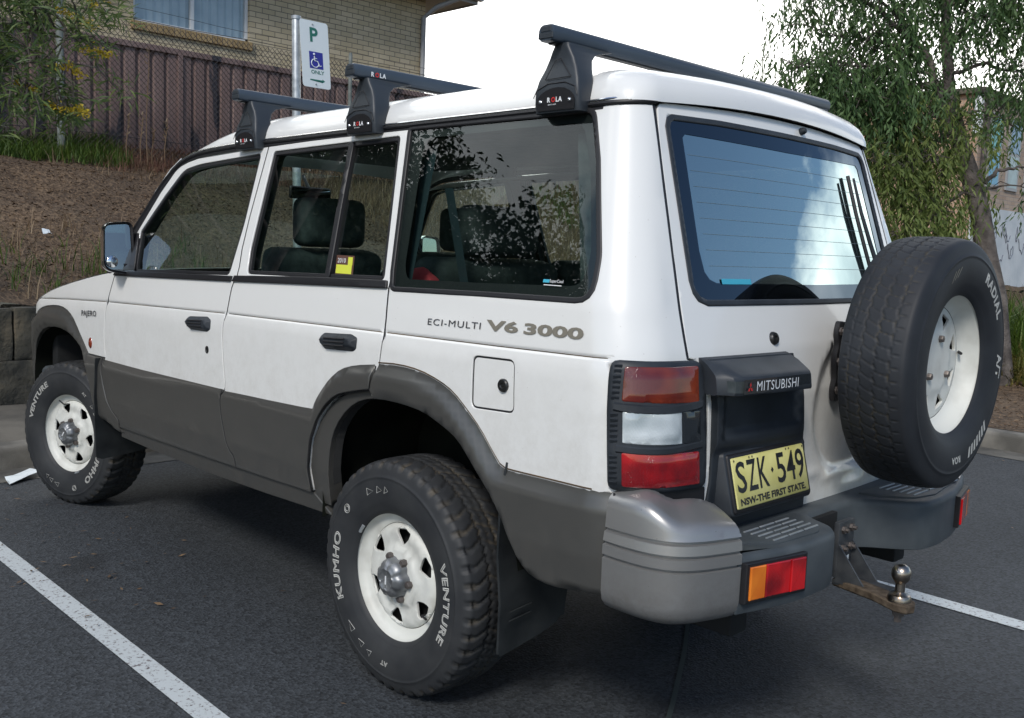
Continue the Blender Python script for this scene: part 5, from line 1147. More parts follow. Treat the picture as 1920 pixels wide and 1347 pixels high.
def soil():
    m,nt,b=newmat('mulch and dry litter'); n=nt.nodes.new; l=nt.links.new; g=n('ShaderNodeNewGeometry')
    v=n('ShaderNodeTexVoronoi'); v.inputs['Scale'].default_value=34; mp=n('ShaderNodeMapping'); mp.inputs['Scale'].default_value=(1,1.7,1.2); l(g.outputs['Position'],mp.inputs[0]); l(mp.outputs[0],v.inputs[0]); s=n('ShaderNodeSeparateColor'); l(v.outputs['Color'],s.inputs[0])
    a=n('ShaderNodeTexNoise'); a.inputs['Scale'].default_value=1.1; a.inputs['Detail'].default_value=6; l(g.outputs['Position'],a.inputs[0])
    ad=n('ShaderNodeMath'); ad.operation='MULTIPLY_ADD'; ad.inputs[1].default_value=.55; l(s.outputs[0],ad.inputs[0]); sb=n('ShaderNodeMath'); sb.operation='MULTIPLY'; sb.inputs[1].default_value=.5; l(a.outputs[0],sb.inputs[0]); l(sb.outputs[0],ad.inputs[2])
    r=n('ShaderNodeValToRGB'); e=r.color_ramp.elements; e[0].position=.15; e[0].color=(.032,.020,.012,1); e[1].position=.85; e[1].color=(.18,.122,.072,1); q=e.new(.5); q.color=(.085,.055,.032,1); l(ad.outputs[0],r.inputs[0]); l(r.outputs[0],b.inputs['Base Color'])
    bp=n('ShaderNodeBump'); bp.inputs['Strength'].default_value=1; bp.inputs['Distance'].default_value=.02; l(ad.outputs[0],bp.inputs['Height']); l(bp.outputs[0],b.inputs['Normal']); setp(b,rough=.95); return m
M['soil']=soil()
WALLX=5.10
struct(grid_mesh('garden_bank',5.2,14.2,-26,14,.12,M['soil']))
struct(grid_mesh('garden_bed',-10.1,5.2,-26,-5.25,.12,M['soil'],lambda x,y:not(x>1.9 and y>-6.2)))
struct(mesh('footpath',[(KX+.14,-6.4,.126),(5.3,-6.4,.126),(5.3,8,.126),(KX+.14,8,.126)],[(0,1,2,3)],varied('dirty concrete path',(.045,.042,.036),(.13,.12,.10),scale=2.5,rough=.95,bump=.6,bscale=60,dist=.004),smooth=False))
bm=bmesh.new(); prism(bm,[(1.8,-5.25),(1.8,-6.4),(4.2,-6.4),(4.2,-3.5),(KX+.1,KY+1.4),(KX-.05,KY+.85),(KX-.35,KY+.35),(KX-.9,KY+.02),(KX-1.4,KY-.12)],[(.02,0),(.122,0)]); struct(bobj('verge',bm,M['soil'],smooth=False))
struct(mesh('far_ground',[(-400,-400,-.02),(400,-400,-.02),(400,400,-.02),(-400,400,-.02)],[(0,1,2,3)],varied('far paddock',(.03,.04,.018),(.07,.065,.035),scale=.05,rough=1),smooth=False))
# ---- sandstone retaining wall: courses of rough blocks
wall=empty('retaining_wall',(5.1,0,.12)); tag(wall,'low retaining wall of dark stained sandstone blocks below the mulch bank','wall')
random.seed(3)
y=5.0; row=0
for z0,z1 in ((.10,.43),(.44,.80)):
    y=4.5-.4*row
    while y>-7.2:
        l_=random.uniform(.7,1.25); bm=bmesh.new(); vs=box(bm,(WALLX-.02+random.uniform(-.02,.02),y-l_,z0),(WALLX+.34,y-.012,z1+random.uniform(-.01,.015)),.02,2)
        bmesh.ops.subdivide_edges(bm,edges=bm.edges,cuts=3,use_grid_fill=True)
        for v in bm.verts: v.co+=Vector((noise.noise(v.co*3.5)*.045+noise.noise(v.co*13)*.012,noise.noise(v.co*5+Vector((3,3,3)))*.012,noise.noise(v.co*5+Vector((9,0,0)))*.015))
        o=bobj('stone_block',bm,M['stone'],None); o.parent=wall; o.matrix_parent_inverse=Matrix.Translation((-5.1,0,-.12)); y-=l_
    row+=1
# ---------------------------------------------------------------- plants
def blades(name,spots,h,wd,mat,lean=.5,n=1,seg=3,seed=1,curl=.6):
    rd=random.Random(seed); vs=[];fs=[]
    for (x,y,z,k) in spots:
        for _ in range(n):
            a=rd.uniform(0,2*PI); H=h*k*rd.uniform(.55,1.15); W_=wd*rd.uniform(.6,1.3); ln=lean*rd.uniform(.2,1.3); bx,by=x+rd.gauss(0,.03),y+rd.gauss(0,.03); b=len(vs); dx,dy=math.cos(a),math.sin(a)
            for i in range(seg+1):
                t=i/seg; w_=W_*(1-t)**.7; o=ln*H*t**1.8; zz=z+H*(t-curl*ln*t*t*.5); p=(bx+dx*o,by+dy*o,zz)
                if i<seg: vs+=[(p[0]-dy*w_,p[1]+dx*w_,p[2]),(p[0]+dy*w_,p[1]-dx*w_,p[2])]
                else: vs.append(p)
            for i in range(seg-1): fs.append((b+2*i,b+2*i+1,b+2*i+3,b+2*i+2))
            fs.append((b+2*seg-2,b+2*seg-1,b+2*seg))
    return mesh(name,vs,fs,mat,angle=180)
M['grass']=leafmat('green grass',(.03,.075,.012),(.12,.18,.03),trl=.3); M['grassy']=leafmat('yellowing grass',(.09,.11,.02),(.24,.19,.06),trl=.3); M['dry']=leafmat('dry grass',(.12,.085,.045),(.32,.25,.15),(.20,.13,.08),trl=.2); M['rdry']=leafmat('reddish dry weeds',(.10,.04,.03),(.24,.13,.09),trl=.2)
M['litter']=leafmat('leaf litter',(.045,.026,.015),(.22,.145,.08),(.11,.066,.036),trl=0)
rd=random.Random(11)
def sc_(n,x0,x1,y0,y1,f=None):
    o=[]
    while len(o)<n:
        x=rd.uniform(x0,x1);y=rd.uniform(y0,y1)
        if f is None or rd.random()<f(x,y): o.append((x,y,hmap(x,y)-.01,rd.uniform(.6,1.2)))
    return o
# litter chips over the bank and the bed
def chips(name,spots,s0,s1,mat,seed=2):
    r=random.Random(seed); vs=[];fs=[]
    for x,y,z,k in spots:
        a=r.uniform(0,2*PI); l_=r.uniform(s0,s1)*k; w_=l_*r.uniform(.12,.4); t1,t2=r.uniform(-.5,.5),r.uniform(-.4,.4); b=len(vs); u=Vector((math.cos(a),math.sin(a),t1)); v=Vector((-math.sin(a),math.cos(a),t2)); p=Vector((x,y,z+.016))
        vs+=[p-u*l_,p+v*w_-u*l_*.1+Vector((0,0,.004)),p+u*l_,p-v*w_+u*l_*.1]; fs+=[(b,b+1,b+2,b+3)]
    return mesh(name,vs,fs,mat,smooth=False)
stuff(chips('leaf_litter',sc_(30000,5.35,11,-6,1.2)+sc_(9000,5.3,11,-14,-6)+sc_(9000,-3,3.5,-9.6,-5.35),.008,.030,M['litter']),'brown bark mulch and dry leaves strewn over the bank','mulch')
stuff(blades('dry_grass',sc_(240,5.3,7.4,-1.9,1.0)+sc_(120,8.6,11,-3.6,-1.6,lambda x,y:sstep(8.8,10.4,x)*.8+.02)+sc_(9000,3.2,11,-15,-4.8,lambda x,y:.9 if hmap(x,y)>.35 else .05),.28,.004,M['dry'],n=3,lean=.7,seed=5),'dry brown grass covering the bank behind the car','grass')
stuff(blades('reddish_weeds',sc_(1100,9.7,10.9,-5.6,-2.3),.17,.004,M['rdry'],n=4,lean=.9,seed=6),'reddish dry weeds along the foot of the fence','weeds')
stuff(blades('bank_grass',sc_(2200,9.9,11,-2.7,1.6)+sc_(110,5.4,7.2,-1.8,1.0,lambda x,y:sstep(7.2,5.4,x)*(.5+.5*noise.noise(Vector((x*2,y*2,0)))))+sc_(1800,4.5,11,-15,-9),.26,.006,M['grass'],n=4,lean=.8,seed=8),'green grass at the foot of the purple fence and on the bank','grass')
stuff(blades('garden_grass',[(x,y,z,k*sstep(-7.9,-8.9,y)) for x,y,z,k in sc_(2300,-2.5,3.6,-10.8,-8.0)],.75,.011,M['grass'],n=7,lean=.75,seed=9,seg=4),'long green grass tufts growing in the garden bed beside the tree','grass')
stuff(blades('yellowing_grass',sc_(1000,-2.5,3.6,-8.9,-7.9),.34,.010,M['grassy'],n=6,lean=1.1,seed=10),'yellowing grass at the edge of the mulch bed','grass')
# dry stalks in front of the fence
for i,(x,y,h) in enumerate(((10.0,-2.88,1.5),(10.0,-2.80,.68),(10.0,-2.95,.48),(10.0,-2.62,.65),(10.0,-3.12,.62))):
    bm=bmesh.new(); z=hmap(x,y); P=[(x,y+.02*math.sin(k),z+h*k/5) for k in range(6)]; tube(bm,P,[.008,.007,.006,.006,.005,.003],5)
    for k in range(9):
        t=.55+.45*k/9; q=Vector((x,y,z+h*t)); d=Vector((rd.uniform(-1,1),rd.uniform(-1,1),.8)).normalized()*.05; tube(bm,[q,q+d],.006,4)
    tag(bobj('dry_stalk',bm,M['dry']),['tallest pale dry stalk standing before the purple fence','second tallest pale dry stalk just left of the tallest','short pale dry stalk just right of the tallest','pale dry stalk farthest left before the purple fence','thin dry stalk farthest right before the purple fence'][i],'dry weed','dry weed stalks by the fence')
# ---------------------------------------------------------------- fences
FX=11.0
def corrug(name,y0,y1,z0,z1,mat,parent):
    vs=[];y=y0;k=0;prof=[(0,0),(.055,0),(.075,.035),(.105,.035),(.125,0),(.20,0)]
    P=[]
    while y>y1:
        for dy,dx in prof[:-1]: P.append((y-dy,dx))
        y-=.20
    for y,dx in P: vs+=[(FX+dx,y,z0),(FX+dx,y,z1)]
    return mesh(name,vs,[(2*i,2*i+2,2*i+3,2*i+1) for i in range(len(P)-1)],mat,parent,smooth=False)
def fencemat():
    m,nt,b=newmat('patchy purple brown steel'); n=nt.nodes.new; l=nt.links.new; g=n('ShaderNodeNewGeometry')
    mp=n('ShaderNodeMapping'); mp.inputs['Scale'].default_value=(1,2.2,.5); l(g.outputs['Position'],mp.inputs[0]); a=n('ShaderNodeTexNoise'); a.inputs['Scale'].default_value=1.6; a.inputs['Detail'].default_value=3; l(mp.outputs[0],a.inputs[0])
    r=n('ShaderNodeValToRGB'); r.color_ramp.interpolation='EASE'; e=r.color_ramp.elements; e[0].position=.36; e[0].color=(.035,.033,.042,1); e[1].position=.42; e[1].color=(.175,.118,.108,1); q=e.new(.7); q.color=(.225,.16,.148,1); l(a.outputs[0],r.inputs[0]); l(r.outputs[0],b.inputs['Base Color']); setp(b,rough=.6); return m  # noise scatters darker patches over the brown
M['cb']=fencemat()
fz0,fz1=2.2,3.92
fen=empty('steel_fence',(FX,0,fz0)); tag(fen,'purple brown corrugated steel fence standing behind the wire mesh fence','fence')
pinv=Matrix.Translation((-FX,0,-fz0))
def fz(y): return 3.93-.0*y
o=corrug('sheet_panel',3.5,-12.5,2.2,3.90,M['cb'],fen); o.matrix_parent_inverse=pinv
bm=bmesh.new(); box(bm,(FX-.03,-12.5,3.86),(FX+.06,3.5,3.94),.006,1); o=bobj('top_rail',bm,M['cb'],fen); o.matrix_parent_inverse=pinv
for k in range(6):
    y=1.1-2.42*k-.05; bm=bmesh.new(); box(bm,(FX-.035,y-.035,2.2),(FX+.05,y+.035,3.87),.004,1); o=bobj('fence_post',bm,M['cb'],fen); o.matrix_parent_inverse=pinv
CXF=10.35
cl=empty('mesh_fence',(CXF,0,2.3)); tag(cl,'rusty chain-link mesh fence on pipe posts along the top of the bank','fence'); cinv=Matrix.Translation((-CXF,0,-2.3))
vs=[];fs=[];sp_=.075; z0,z1=2.30,4.12; nseg=int((z1-z0)/sp_*1); wr=.0042
def wire(P):
    b=len(vs)
    for x,y,z in P: vs.extend([(x-wr,y,z),(x+wr,y-wr,z),(x+wr,y+wr,z)])
    for i in range(len(P)-1):
        q=b+3*i
        for j in range(3): fs.append((q+j,q+(j+1)%3,q+3+(j+1)%3,q+3+j))
y=2.0
while y>-8.6:
    wire([(CXF+(.004 if i%2 else -.004),y-(sp_*.5 if i%2 else 0),z0+i*sp_*.5) for i in range(2*nseg)])
    wire([(CXF-(.004 if i%2 else -.004),y+(sp_*.5 if i%2 else 0)-sp_*0,z0+i*sp_*.5) for i in range(2*nseg)])
    y-=sp_
o=mesh('wire_mesh',vs,fs,M['wire'],cl,smooth=False); o.matrix_parent_inverse=cinv
bm=bmesh.new()
for z in (2.60,4.10): tube(bm,[(CXF-.01,2.0-i*.5,z-.01*math.sin(i*1.3)) for i in range(22)],.005,5)
tube(bm,[(CXF-.02,2.0-i*.5,4.22-.02*math.sin(i*1.1)) for i in range(22)],.003,5); o=bobj('line_wire',bm,M['wire'],cl); o.matrix_parent_inverse=cinv
for y,r_ in ((-1.93,.045),(-6.18,.030),(1.9,.035)):
    bm=bmesh.new(); tube(bm,[(CXF-.03,y,hmap(CXF,y)-.1),(CXF-.03,y,4.18),(CXF-.03,y,4.21)],[r_,r_,r_*.7],14); o=bobj('pipe_post',bm,M.setdefault('post',varied('dull green grey pipe',(.10,.12,.11),(.19,.21,.20),scale=9,rough=.7)),cl); o.matrix_parent_inverse=cinv
# ---------------------------------------------------------------- brick buildings
def brick(name,c1,c2,mortar,axis,bw=.24,bh=.086):
    m,nt,b=newmat(name); n=nt.nodes.new; l=nt.links.new; g=n('ShaderNodeNewGeometry'); s=n('ShaderNodeSeparateXYZ'); c=n('ShaderNodeCombineXYZ'); l(g.outputs['Position'],s.inputs[0]); l(s.outputs[axis],c.inputs[0]); l(s.outputs[2],c.inputs[1])
    t=n('ShaderNodeTexBrick'); t.inputs['Scale'].default_value=1; t.inputs['Brick Width'].default_value=bw; t.inputs['Row Height'].default_value=bh; t.inputs['Mortar Size'].default_value=.006; t.inputs['Mortar Smooth'].default_value=.1; t.inputs['Bias'].default_value=0
    t.inputs['Color1'].default_value=c1+(1,); t.inputs['Color2'].default_value=c2+(1,); t.inputs['Mortar'].default_value=mortar+(1,); l(c.outputs[0],t.inputs['Vector'])
    a=n('ShaderNodeTexNoise'); a.inputs['Scale'].default_value=2; l(g.outputs['Position'],a.inputs[0]); mr=n('ShaderNodeMapRange'); mr.inputs[3].default_value=.8; mr.inputs[4].default_value=1.2; l(a.outputs[0],mr.inputs[0]); mx=n('ShaderNodeMix'); mx.data_type='RGBA'; mx.blend_type='MULTIPLY'; mx.inputs[0].default_value=1; l(t.outputs[0],mx.inputs[6]); l(mr.outputs[0],mx.inputs[7]); l(mx.outputs[2],b.inputs['Base Color'])
    iv=n('ShaderNodeMath'); iv.operation='SUBTRACT'; iv.inputs[0].default_value=1; l(t.outputs['Fac'],iv.inputs[1]); bp=n('ShaderNodeBump'); bp.inputs['Strength'].default_value=.7; bp.inputs['Distance'].default_value=.008; l(iv.outputs[0],bp.inputs['Height']); l(bp.outputs[0],b.inputs['Normal']); setp(b,rough=.9); return m
M['cream_brick']=brick('cream brick',(.46,.385,.25),(.54,.46,.32),(.15,.135,.11),1)
M['sill_brick']=brick('tan sill brick',(.30,.21,.10),(.37,.27,.14),(.13,.11,.09),1,.09,.2)
M['pink_brick']=brick('salmon brick',(.42,.27,.18),(.50,.34,.23),(.30,.26,.22),0)
M['pink_brick2']=brick('weathered brick',(.38,.28,.21),(.46,.37,.29),(.28,.26,.24),1)
M['fascia']=simple('grey painted fascia',(.32,.33,.34),rough=.5); M['soffit']=simple('pale soffit',(.33,.33,.33),rough=.7)
M['pane']=simple('window pane',(.10,.13,.16),rough=.05,spec=.8); M['curtain']=varied('curtain with pane sheen',(.55,.64,.70),(.72,.80,.84),scale=3,rough=.9)  # curtain colour made cool and bright to carry the pane's reflection
HXX=12.6
# house coordinates solved on the wall plane x = HXX
hs=empty('brick_house',(HXX,-9.3,2)); tag(hs,'cream brick house with a curtained window behind the purple fence','house'); hinv=Matrix.Translation((-HXX,9.3,-2))
def part(o): o.matrix_parent_inverse=hinv; return o
WY0,WY1,WZ0,WZ1=-3.83,-5.77,4.56,6.0
HC0=-9.46
def wallq(name,ys,zs,mat):
    bm=bmesh.new(); box(bm,(HXX,min(ys),zs[0]),(HXX+.11,max(ys),zs[1])); return bm
bm=bmesh.new(); box(bm,(HXX,WY0,2),(HXX+.2,6,5.98)); box(bm,(HXX,HC0,2),(HXX+.2,WY1,5.98)); box(bm,(HXX,WY1,2),(HXX+.2,WY0,WZ0)); box(bm,(HXX+.2,HC0,2),(HXX+7,HC0+.2,5.98)); part(bobj('wall',bm,M['cream_brick'],hs,smooth=False))
bm=bmesh.new(); box(bm,(HXX-.05,WY1-.04,WZ0-.13),(HXX+.06,WY0+.04,WZ0),.004,1); part(bobj('window_sill',bm,M['sill_brick'],hs,smooth=False))
bm=bmesh.new(); 
for y0,y1,z0_,z1_ in ((WY1,WY1+.05,WZ0,6),(WY0-.05,WY0,WZ0,6),(WY1,WY0,WZ0,WZ0+.05)): box(bm,(HXX+.06,y0,z0_),(HXX+.12,y1,z1_),.004,1)
ym=WY0+(WY1-WY0)*.5; box(bm,(HXX+.055,ym-.03,WZ0),(HXX+.115,ym+.03,6),.004,1); wf=part(bobj('window_frame',bm,M['txtw'],hs,smooth=False))
o=mesh('pane',[(HXX+.10,WY1,WZ0),(HXX+.10,WY0,WZ0),(HXX+.10,WY0,6),(HXX+.10,WY1,6)],[(0,1,2,3)],glassmat('house window glass',(.75,.8,.82),1.5,.06),wf,smooth=False)
vs=[];n_=80
for i in range(n_+1): y=WY0+(WY1-WY0)*i/n_; vs+=[(HXX+.17+.02*math.sin(i*1.15),y,WZ0),(HXX+.17+.02*math.sin(i*1.15),y,6)]
mesh('curtain',vs,[(2*i,2*i+1,2*i+3,2*i+2) for i in range(n_)],M['curtain'],wf)
bm=bmesh.new(); box(bm,(HXX-.55,HC0-.78,5.98),(HXX+8,6,6.02)); part(bobj('soffit',bm,M['soffit'],hs,smooth=False))
bm=bmesh.new(); box(bm,(HXX-.57,HC0-.80,5.96),(HXX-.55,6,6.16)); box(bm,(HXX-.57,HC0-.82,5.96),(HXX+8,HC0-.80,6.16)); box(bm,(HXX-.68,HC0-.88,6.02),(HXX-.57,6,6.16),.01,2); part(bobj('fascia',bm,M['fascia'],hs))
bm=bmesh.new(); prism(bm,[(HXX-.7,HC0-.9),(HXX+8,HC0-.9),(HXX+8,6),(HXX-.7,6)],[(6.17,0),(7.6,3.6)]); part(bobj('roof',bm,simple('brown roof tiles',(.10,.06,.045),rough=.8),hs,smooth=False))
bm=bmesh.new(); tube(bm,[(HXX-.55,HC0-.35,5.99),(HXX-.30,HC0-.02,5.80),(HXX-.07,HC0+.09,5.62),(HXX-.07,HC0+.09,2)],.048,10); part(bobj('downpipe',bm,M['fascia'],hs,angle=40))
# right hand building
BX,BY=5.66,-18.54
bb=empty('brick_hall',(BX,BY,0)); tag(bb,'salmon brick hall with tall coloured windows and graffiti on its white lower wall','building'); binv=Matrix.Translation((-BX,-BY,0))
def bpart(o): o.matrix_parent_inverse=binv; return o
bm=bmesh.new(); box(bm,(BX+.02,BY-.2,.2),(BX+26,BY,4.9)); bpart(bobj('side_wall',bm,M['pink_brick'],bb,smooth=False))
bm=bmesh.new(); box(bm,(BX-.02,BY-14,2.95),(BX+.2,BY-.02,4.9)); bpart(bobj('end_wall',bm,M['pink_brick2'],bb,smooth=False))
M['painted']=varied('scuffed white painted brick',(.50,.55,.58),(.62,.66,.68),scale=2,rough=.8,bump=.5,bscale=12,dist=.01)
bm=bmesh.new(); box(bm,(BX-.05,BY-14,0),(BX+.2,BY-.03,2.62),0); gwall=bpart(bobj('painted_wall',bm,M['painted'],bb,smooth=False))
bm=bmesh.new(); box(bm,(BX-.03,BY-14,2.62),(BX+.2,BY-.025,2.95)); bpart(bobj('end_wall_band',bm,M['pink_brick2'],bb,smooth=False))
bm=bmesh.new(); box(bm,(BX-.12,BY-14,4.90),(BX+26,BY+.12,5.02),.01,1); bpart(bobj('parapet_cap',bm,M['stone'],bb,smooth=False))
bm=bmesh.new(); box(bm,(BX-.05,BY-.08,4.1),(BX+.10,BY+.05,4.88)); bpart(bobj('corner_capping',bm,M['txtw'],bb,smooth=False))
bm=bmesh.new(); tube(bm,[(BX-.12,BY-.14,.2),(BX-.12,BY-.14,4.9)],.06,10); bpart(bobj('downpipe',bm,M['bark'],bb))
cols=[(.05,.33,.55),(.30,.42,.45),(.03,.40,.42),(.12,.28,.45),(.35,.45,.5)]
for k in range(5):
    y0=BY-.55-1.15*k; bm=bmesh.new(); box(bm,(BX-.06,y0-.72,3.05),(BX-.021,y0,4.6),.005,1); wf=bpart(bobj('window',bm,M['fascia'],bb,smooth=False))
    for j in range(2):
        c=cols[(k+j*2)%5]; o=mesh('pane',[(BX-.062,y0-.08,3.12+.75*j),(BX-.062,y0-.64,3.12+.75*j),(BX-.062,y0-.64,3.80+.75*j),(BX-.062,y0-.08,3.80+.75*j)],[(0,1,2,3)],varied('coloured pane',tuple(v*.8 for v in c),c,scale=6,rough=.3),wf,smooth=False)
# scribbled tags on the white wall
bm=bmesh.new(); r=random.Random(4)
for k in range(14):
    y=BY-.4-.36*k; z=1.75+r.uniform(-.25,.45); P=[]; a1,a2,a3=r.uniform(.5,1.1),r.uniform(.6,1.4),r.uniform(0,6)
    for i in range(22): P.append((BX-.056,y-.016*i+.13*math.sin(i*a1*.5+a3),z+.17*math.sin(i*a2*.45+a3)*(1-.02*i)+.04*math.sin(i*1.7)))
    tube(bm,[(q[0],q[1],q[2]) for q in P],.009,4)
bpart(bobj('graffiti',bm,simple('grey spray paint',(.16,.18,.22),rough=.8),bb))
# ---------------------------------------------------------------- parking sign
sg=empty('parking_sign',(3.44,-.95,.13)); tag(sg,'white parking sign with a blue wheelchair symbol on a grey pole behind the car','sign'); sinv=Matrix.Translation((-3.44,.95,-.13))
SM=Matrix(((1,0,0),(0,1,0),(0,0,1)))
# sign plane: faces the car park (-x), right edge turned a little towards +x
sO=Vector((3.385,-.925,2.800)); sU=Vector((-.02,-1,0)).normalized(); sV=Vector((.0,-.085,-1)).normalized(); sN=sU.cross(sV).normalized(); sN=sN if sN.x<0 else -sN
W_,H_=.213,.425
def sp3(u,v,h=0): return sO+sU*u+sV*v+sN*h
def sflat(name,P,h,mat,par,t=None):
    bm=bmesh.new(); A=[bm.verts.new(sp3(u,v,h)) for u,v in P]; f=bm.faces.new(A)
    if t:
        B=[bm.verts.new(sp3(u,v,h-t)) for u,v in P]; bm.faces.new(B[::-1])
        for k in range(len(P)): bm.faces.new((A[k],A[(k+1)%len(P)],B[(k+1)%len(P)],B[k]))
    bmesh.ops.triangulate(bm,faces=bm.faces); o=bobj(name,bm,mat,par,smooth=False); o.matrix_parent_inverse=sinv; return o
face=sflat('sign_plate',rcorn([(0,0),(W_,0),(W_,H_),(0,H_)],.022,4),0,M['signw'],sg,.003)
def rc2(o): o.matrix_parent_inverse=Matrix.Identity(4); return o
def stext(t,u,v,s,mat,bold=0,sx=1):
    return lettering(t,s,mat,'sign_lettering',face,lambda a,b,h:sinv@sp3(u+a,v-b,.0012),sx=sx,bold=bold)
for o in [face]:
    pass
def sf2(P,mat,name='sign_symbol',h=.001):
    bm=bmesh.new(); bm.faces.new([bm.verts.new(sinv@sp3(u,v,h)) for u,v in P]); bmesh.ops.triangulate(bm,faces=bm.faces); return bobj(name,bm,mat,face,smooth=False,fix=False)
sinv_save=sinv
# children of the plate live in its local space
sinv=Matrix.Identity(4)
stext('P',.066,.131,.125,M['signg'],.0035)
sf2([(.058,.195),(.162,.195),(.162,.302),(.058,.302)],M['signb'])
stext('ONLY',.066,.336,.033,M['signg'],.0006,1.12)
sf2([(.056,.372),(.150,.372),(.150,.365),(.170,.3765),(.150,.388),(.150,.380),(.056,.380)],M['signg'])
bm=bmesh.new()
def wp(u,v): return sp3(u,v,.0016)
tube(bm,[wp(.100+.028*math.cos(a),.268+.026*math.sin(a)) for a in [math.radians(-100-250*i/20) for i in range(21)]],.0034,6)
tube(bm,[wp(.096,.223),(wp(.098,.252)),wp(.120,.254),wp(.134,.284),wp(.146,.280)],.0036,6); tube(bm,[wp(.097,.236),wp(.116,.238)],.003,6)
bmesh.ops.create_uvsphere(bm,u_segments=12,v_segments=8,radius=.0075,matrix=Matrix.Translation(wp(.095,.211)))
bobj('sign_symbol',bm,M['signw'],face,fix=False)
for u,v in ((.095,.022),(.098,.402)):
    bm=bmesh.new(); bmesh.ops.create_uvsphere(bm,u_segments=10,v_segments=6,radius=.006,matrix=Matrix.Translation(wp(u,v))); bobj('sign_bolt',bm,M['galv'],face,fix=False)
for o in face.children: o.matrix_parent_inverse=face.matrix_basis.inverted()
sinv=sinv_save
bm=bmesh.new(); tube(bm,[(3.44,-.995,.10),(3.44,-.950,2.0),(3.44,-.935,2.80),(3.44,-.935,2.815)],[.028,.028,.028,.020],16); tube(bm,[(3.44,-.935,2.800),(3.44,-.935,2.822)],.032,16)
pole=bobj('pole',bm,M['galv'],sg); pole.matrix_parent_inverse=sinv
# ---------------------------------------------------------------- trees
def leaves(bm_vs,fs,centre,rad,n,ll,lw,rd,droop=.6,clump=None,flat=1.0):
    for _ in range(n):
        while True:
            p=Vector((rd.uniform(-1,1),rd.uniform(-1,1),rd.uniform(-1,1)))
            if p.length<=1: break
        p=Vector((p.x*rad,p.y*rad,p.z*rad*flat))+centre
        d=Vector((rd.gauss(0,1),rd.gauss(0,1),rd.gauss(0,.7)-droop)).normalized(); s=d.cross(Vector((rd.gauss(0,1),rd.gauss(0,1),rd.gauss(0,1)))).normalized(); l_=ll*rd.uniform(.6,1.3); w_=lw*rd.uniform(.7,1.2); b=len(bm_vs)
        m=p+d*l_*.5+Vector((0,0,.08*l_)); bm_vs.extend([p,m+s*w_,p+d*l_,m-s*w_]); fs.append((b,b+1,b+2,b+3))
def strands(vs,fs,e,rad,n,ll,lw,rd):
    k=max(2,n//11)
    for _ in range(k):
        p=e+Vector((rd.gauss(0,1),rd.gauss(0,1),rd.gauss(0,.7)))*rad*.7; d=Vector((rd.gauss(0,.35),rd.gauss(0,.35),-.55)).normalized(); L_=rd.uniform(.7,1.5)*rad*2.0
        for i in range(11):
            t=i/10; q=p+d*L_*t+Vector((0,0,-.25*L_*t*t)); a=rd.uniform(0,2*PI); dd=(d+Vector((math.cos(a),math.sin(a),rd.uniform(-.5,.25)))*.8+Vector((0,0,-.35))).normalized()
            s=dd.cross(Vector((rd.gauss(0,1),rd.gauss(0,1),rd.gauss(0,1)))).normalized(); l_=ll*rd.uniform(.55,1.25); w_=lw*rd.uniform(.7,1.2); b=len(vs); m=q+dd*l_*.5+Vector((0,0,.06*l_)); vs.extend([q,m+s*w_,q+dd*l_,m-s*w_]); fs.append((b,b+1,b+2,b+3))
    return k*11
def tree(name,label,trunk,branches,lmat,seed,ll=.09,lw=.010,droop=.7,n=60,rad=.22,group=None,cat='tree',bmat='bark',flat=1,gap=.5):
    """trunk: points+radii; branches: list of (points, r0, leafy fraction start, density)"""
    rd=random.Random(seed); base=Vector(trunk[0][0]); root=empty(name,base); tag(root,label,cat,group); inv=Matrix.Translation(-base)
    bm=bmesh.new(); tube(bm,[p for p,r in trunk],[r for p,r in trunk],14); vs=[];fs=[];mi=[]
    for br_ in branches:
        P,r0,t0,dens=br_[:4]; k_=br_[4] if len(br_)>4 else 0
        P=[Vector(p) for p in chk([tuple(p) for p in P],1)] if len(P[0])==2 else [Vector(p) for p in P]
        Q=[]
        for a,b in zip(P,P[1:]):
            for i in range(4): Q.append(a.lerp(b,i/4)+Vector((rd.gauss(0,.015),rd.gauss(0,.015),rd.gauss(0,.015))))
        Q.append(P[-1]); m_=len(Q); tube(bm,Q,[r0*(1-.85*i/(m_-1)) for i in range(m_)],7)
        for i,q in enumerate(Q):
            t=i/(m_-1)
            if t<t0: continue
            for _ in range(dens):
                e=q+Vector((rd.gauss(0,1),rd.gauss(0,1),rd.gauss(0,.7)))*rad*1.5
                mid=q.lerp(e,.5)+Vector((0,0,.06)); tube(bm,[q,mid,e],[.006,.005,.003],4,cap=False)
                c=n if rd.random()>gap*.3 else n//3
                if droop>.8: c=strands(vs,fs,e,rad,c,ll,lw,rd)
                else: leaves(vs,fs,e,rad*rd.uniform(.6,1.25),c,ll,lw,rd,droop,flat=flat)
                mi+=[k_]*c
    o=bobj('trunk',bm,M[bmat],root,60); o.matrix_parent_inverse=inv
    o=mesh('crown',vs,fs,lmat,root,smooth=False); o.matrix_parent_inverse=inv; o.data.polygons.foreach_set('material_index',mi); return root
M['gum']=leafmat('willowy grey green leaves',(.035,.075,.028),(.13,.21,.075),(.07,.13,.045),trl=.3)
M['gum_sunlit']=leafmat('leaves in sunlit olive',(.075,.115,.03),(.24,.29,.09),(.14,.19,.05),trl=.35)  # same tree's lower leaves, with sunlight put into the yellower colour
M['wattle']=leafmat('wattle leaves',(.035,.075,.03),(.14,.19,.05),trl=.25); M['flower']=leafmat('wattle blossom',(.35,.26,.02),(.55,.42,.04),trl=.2)
M['dark']=leafmat('dark broad leaves',(.012,.028,.014),(.05,.08,.025),trl=.2)
M['gumcrown']=M['gum']
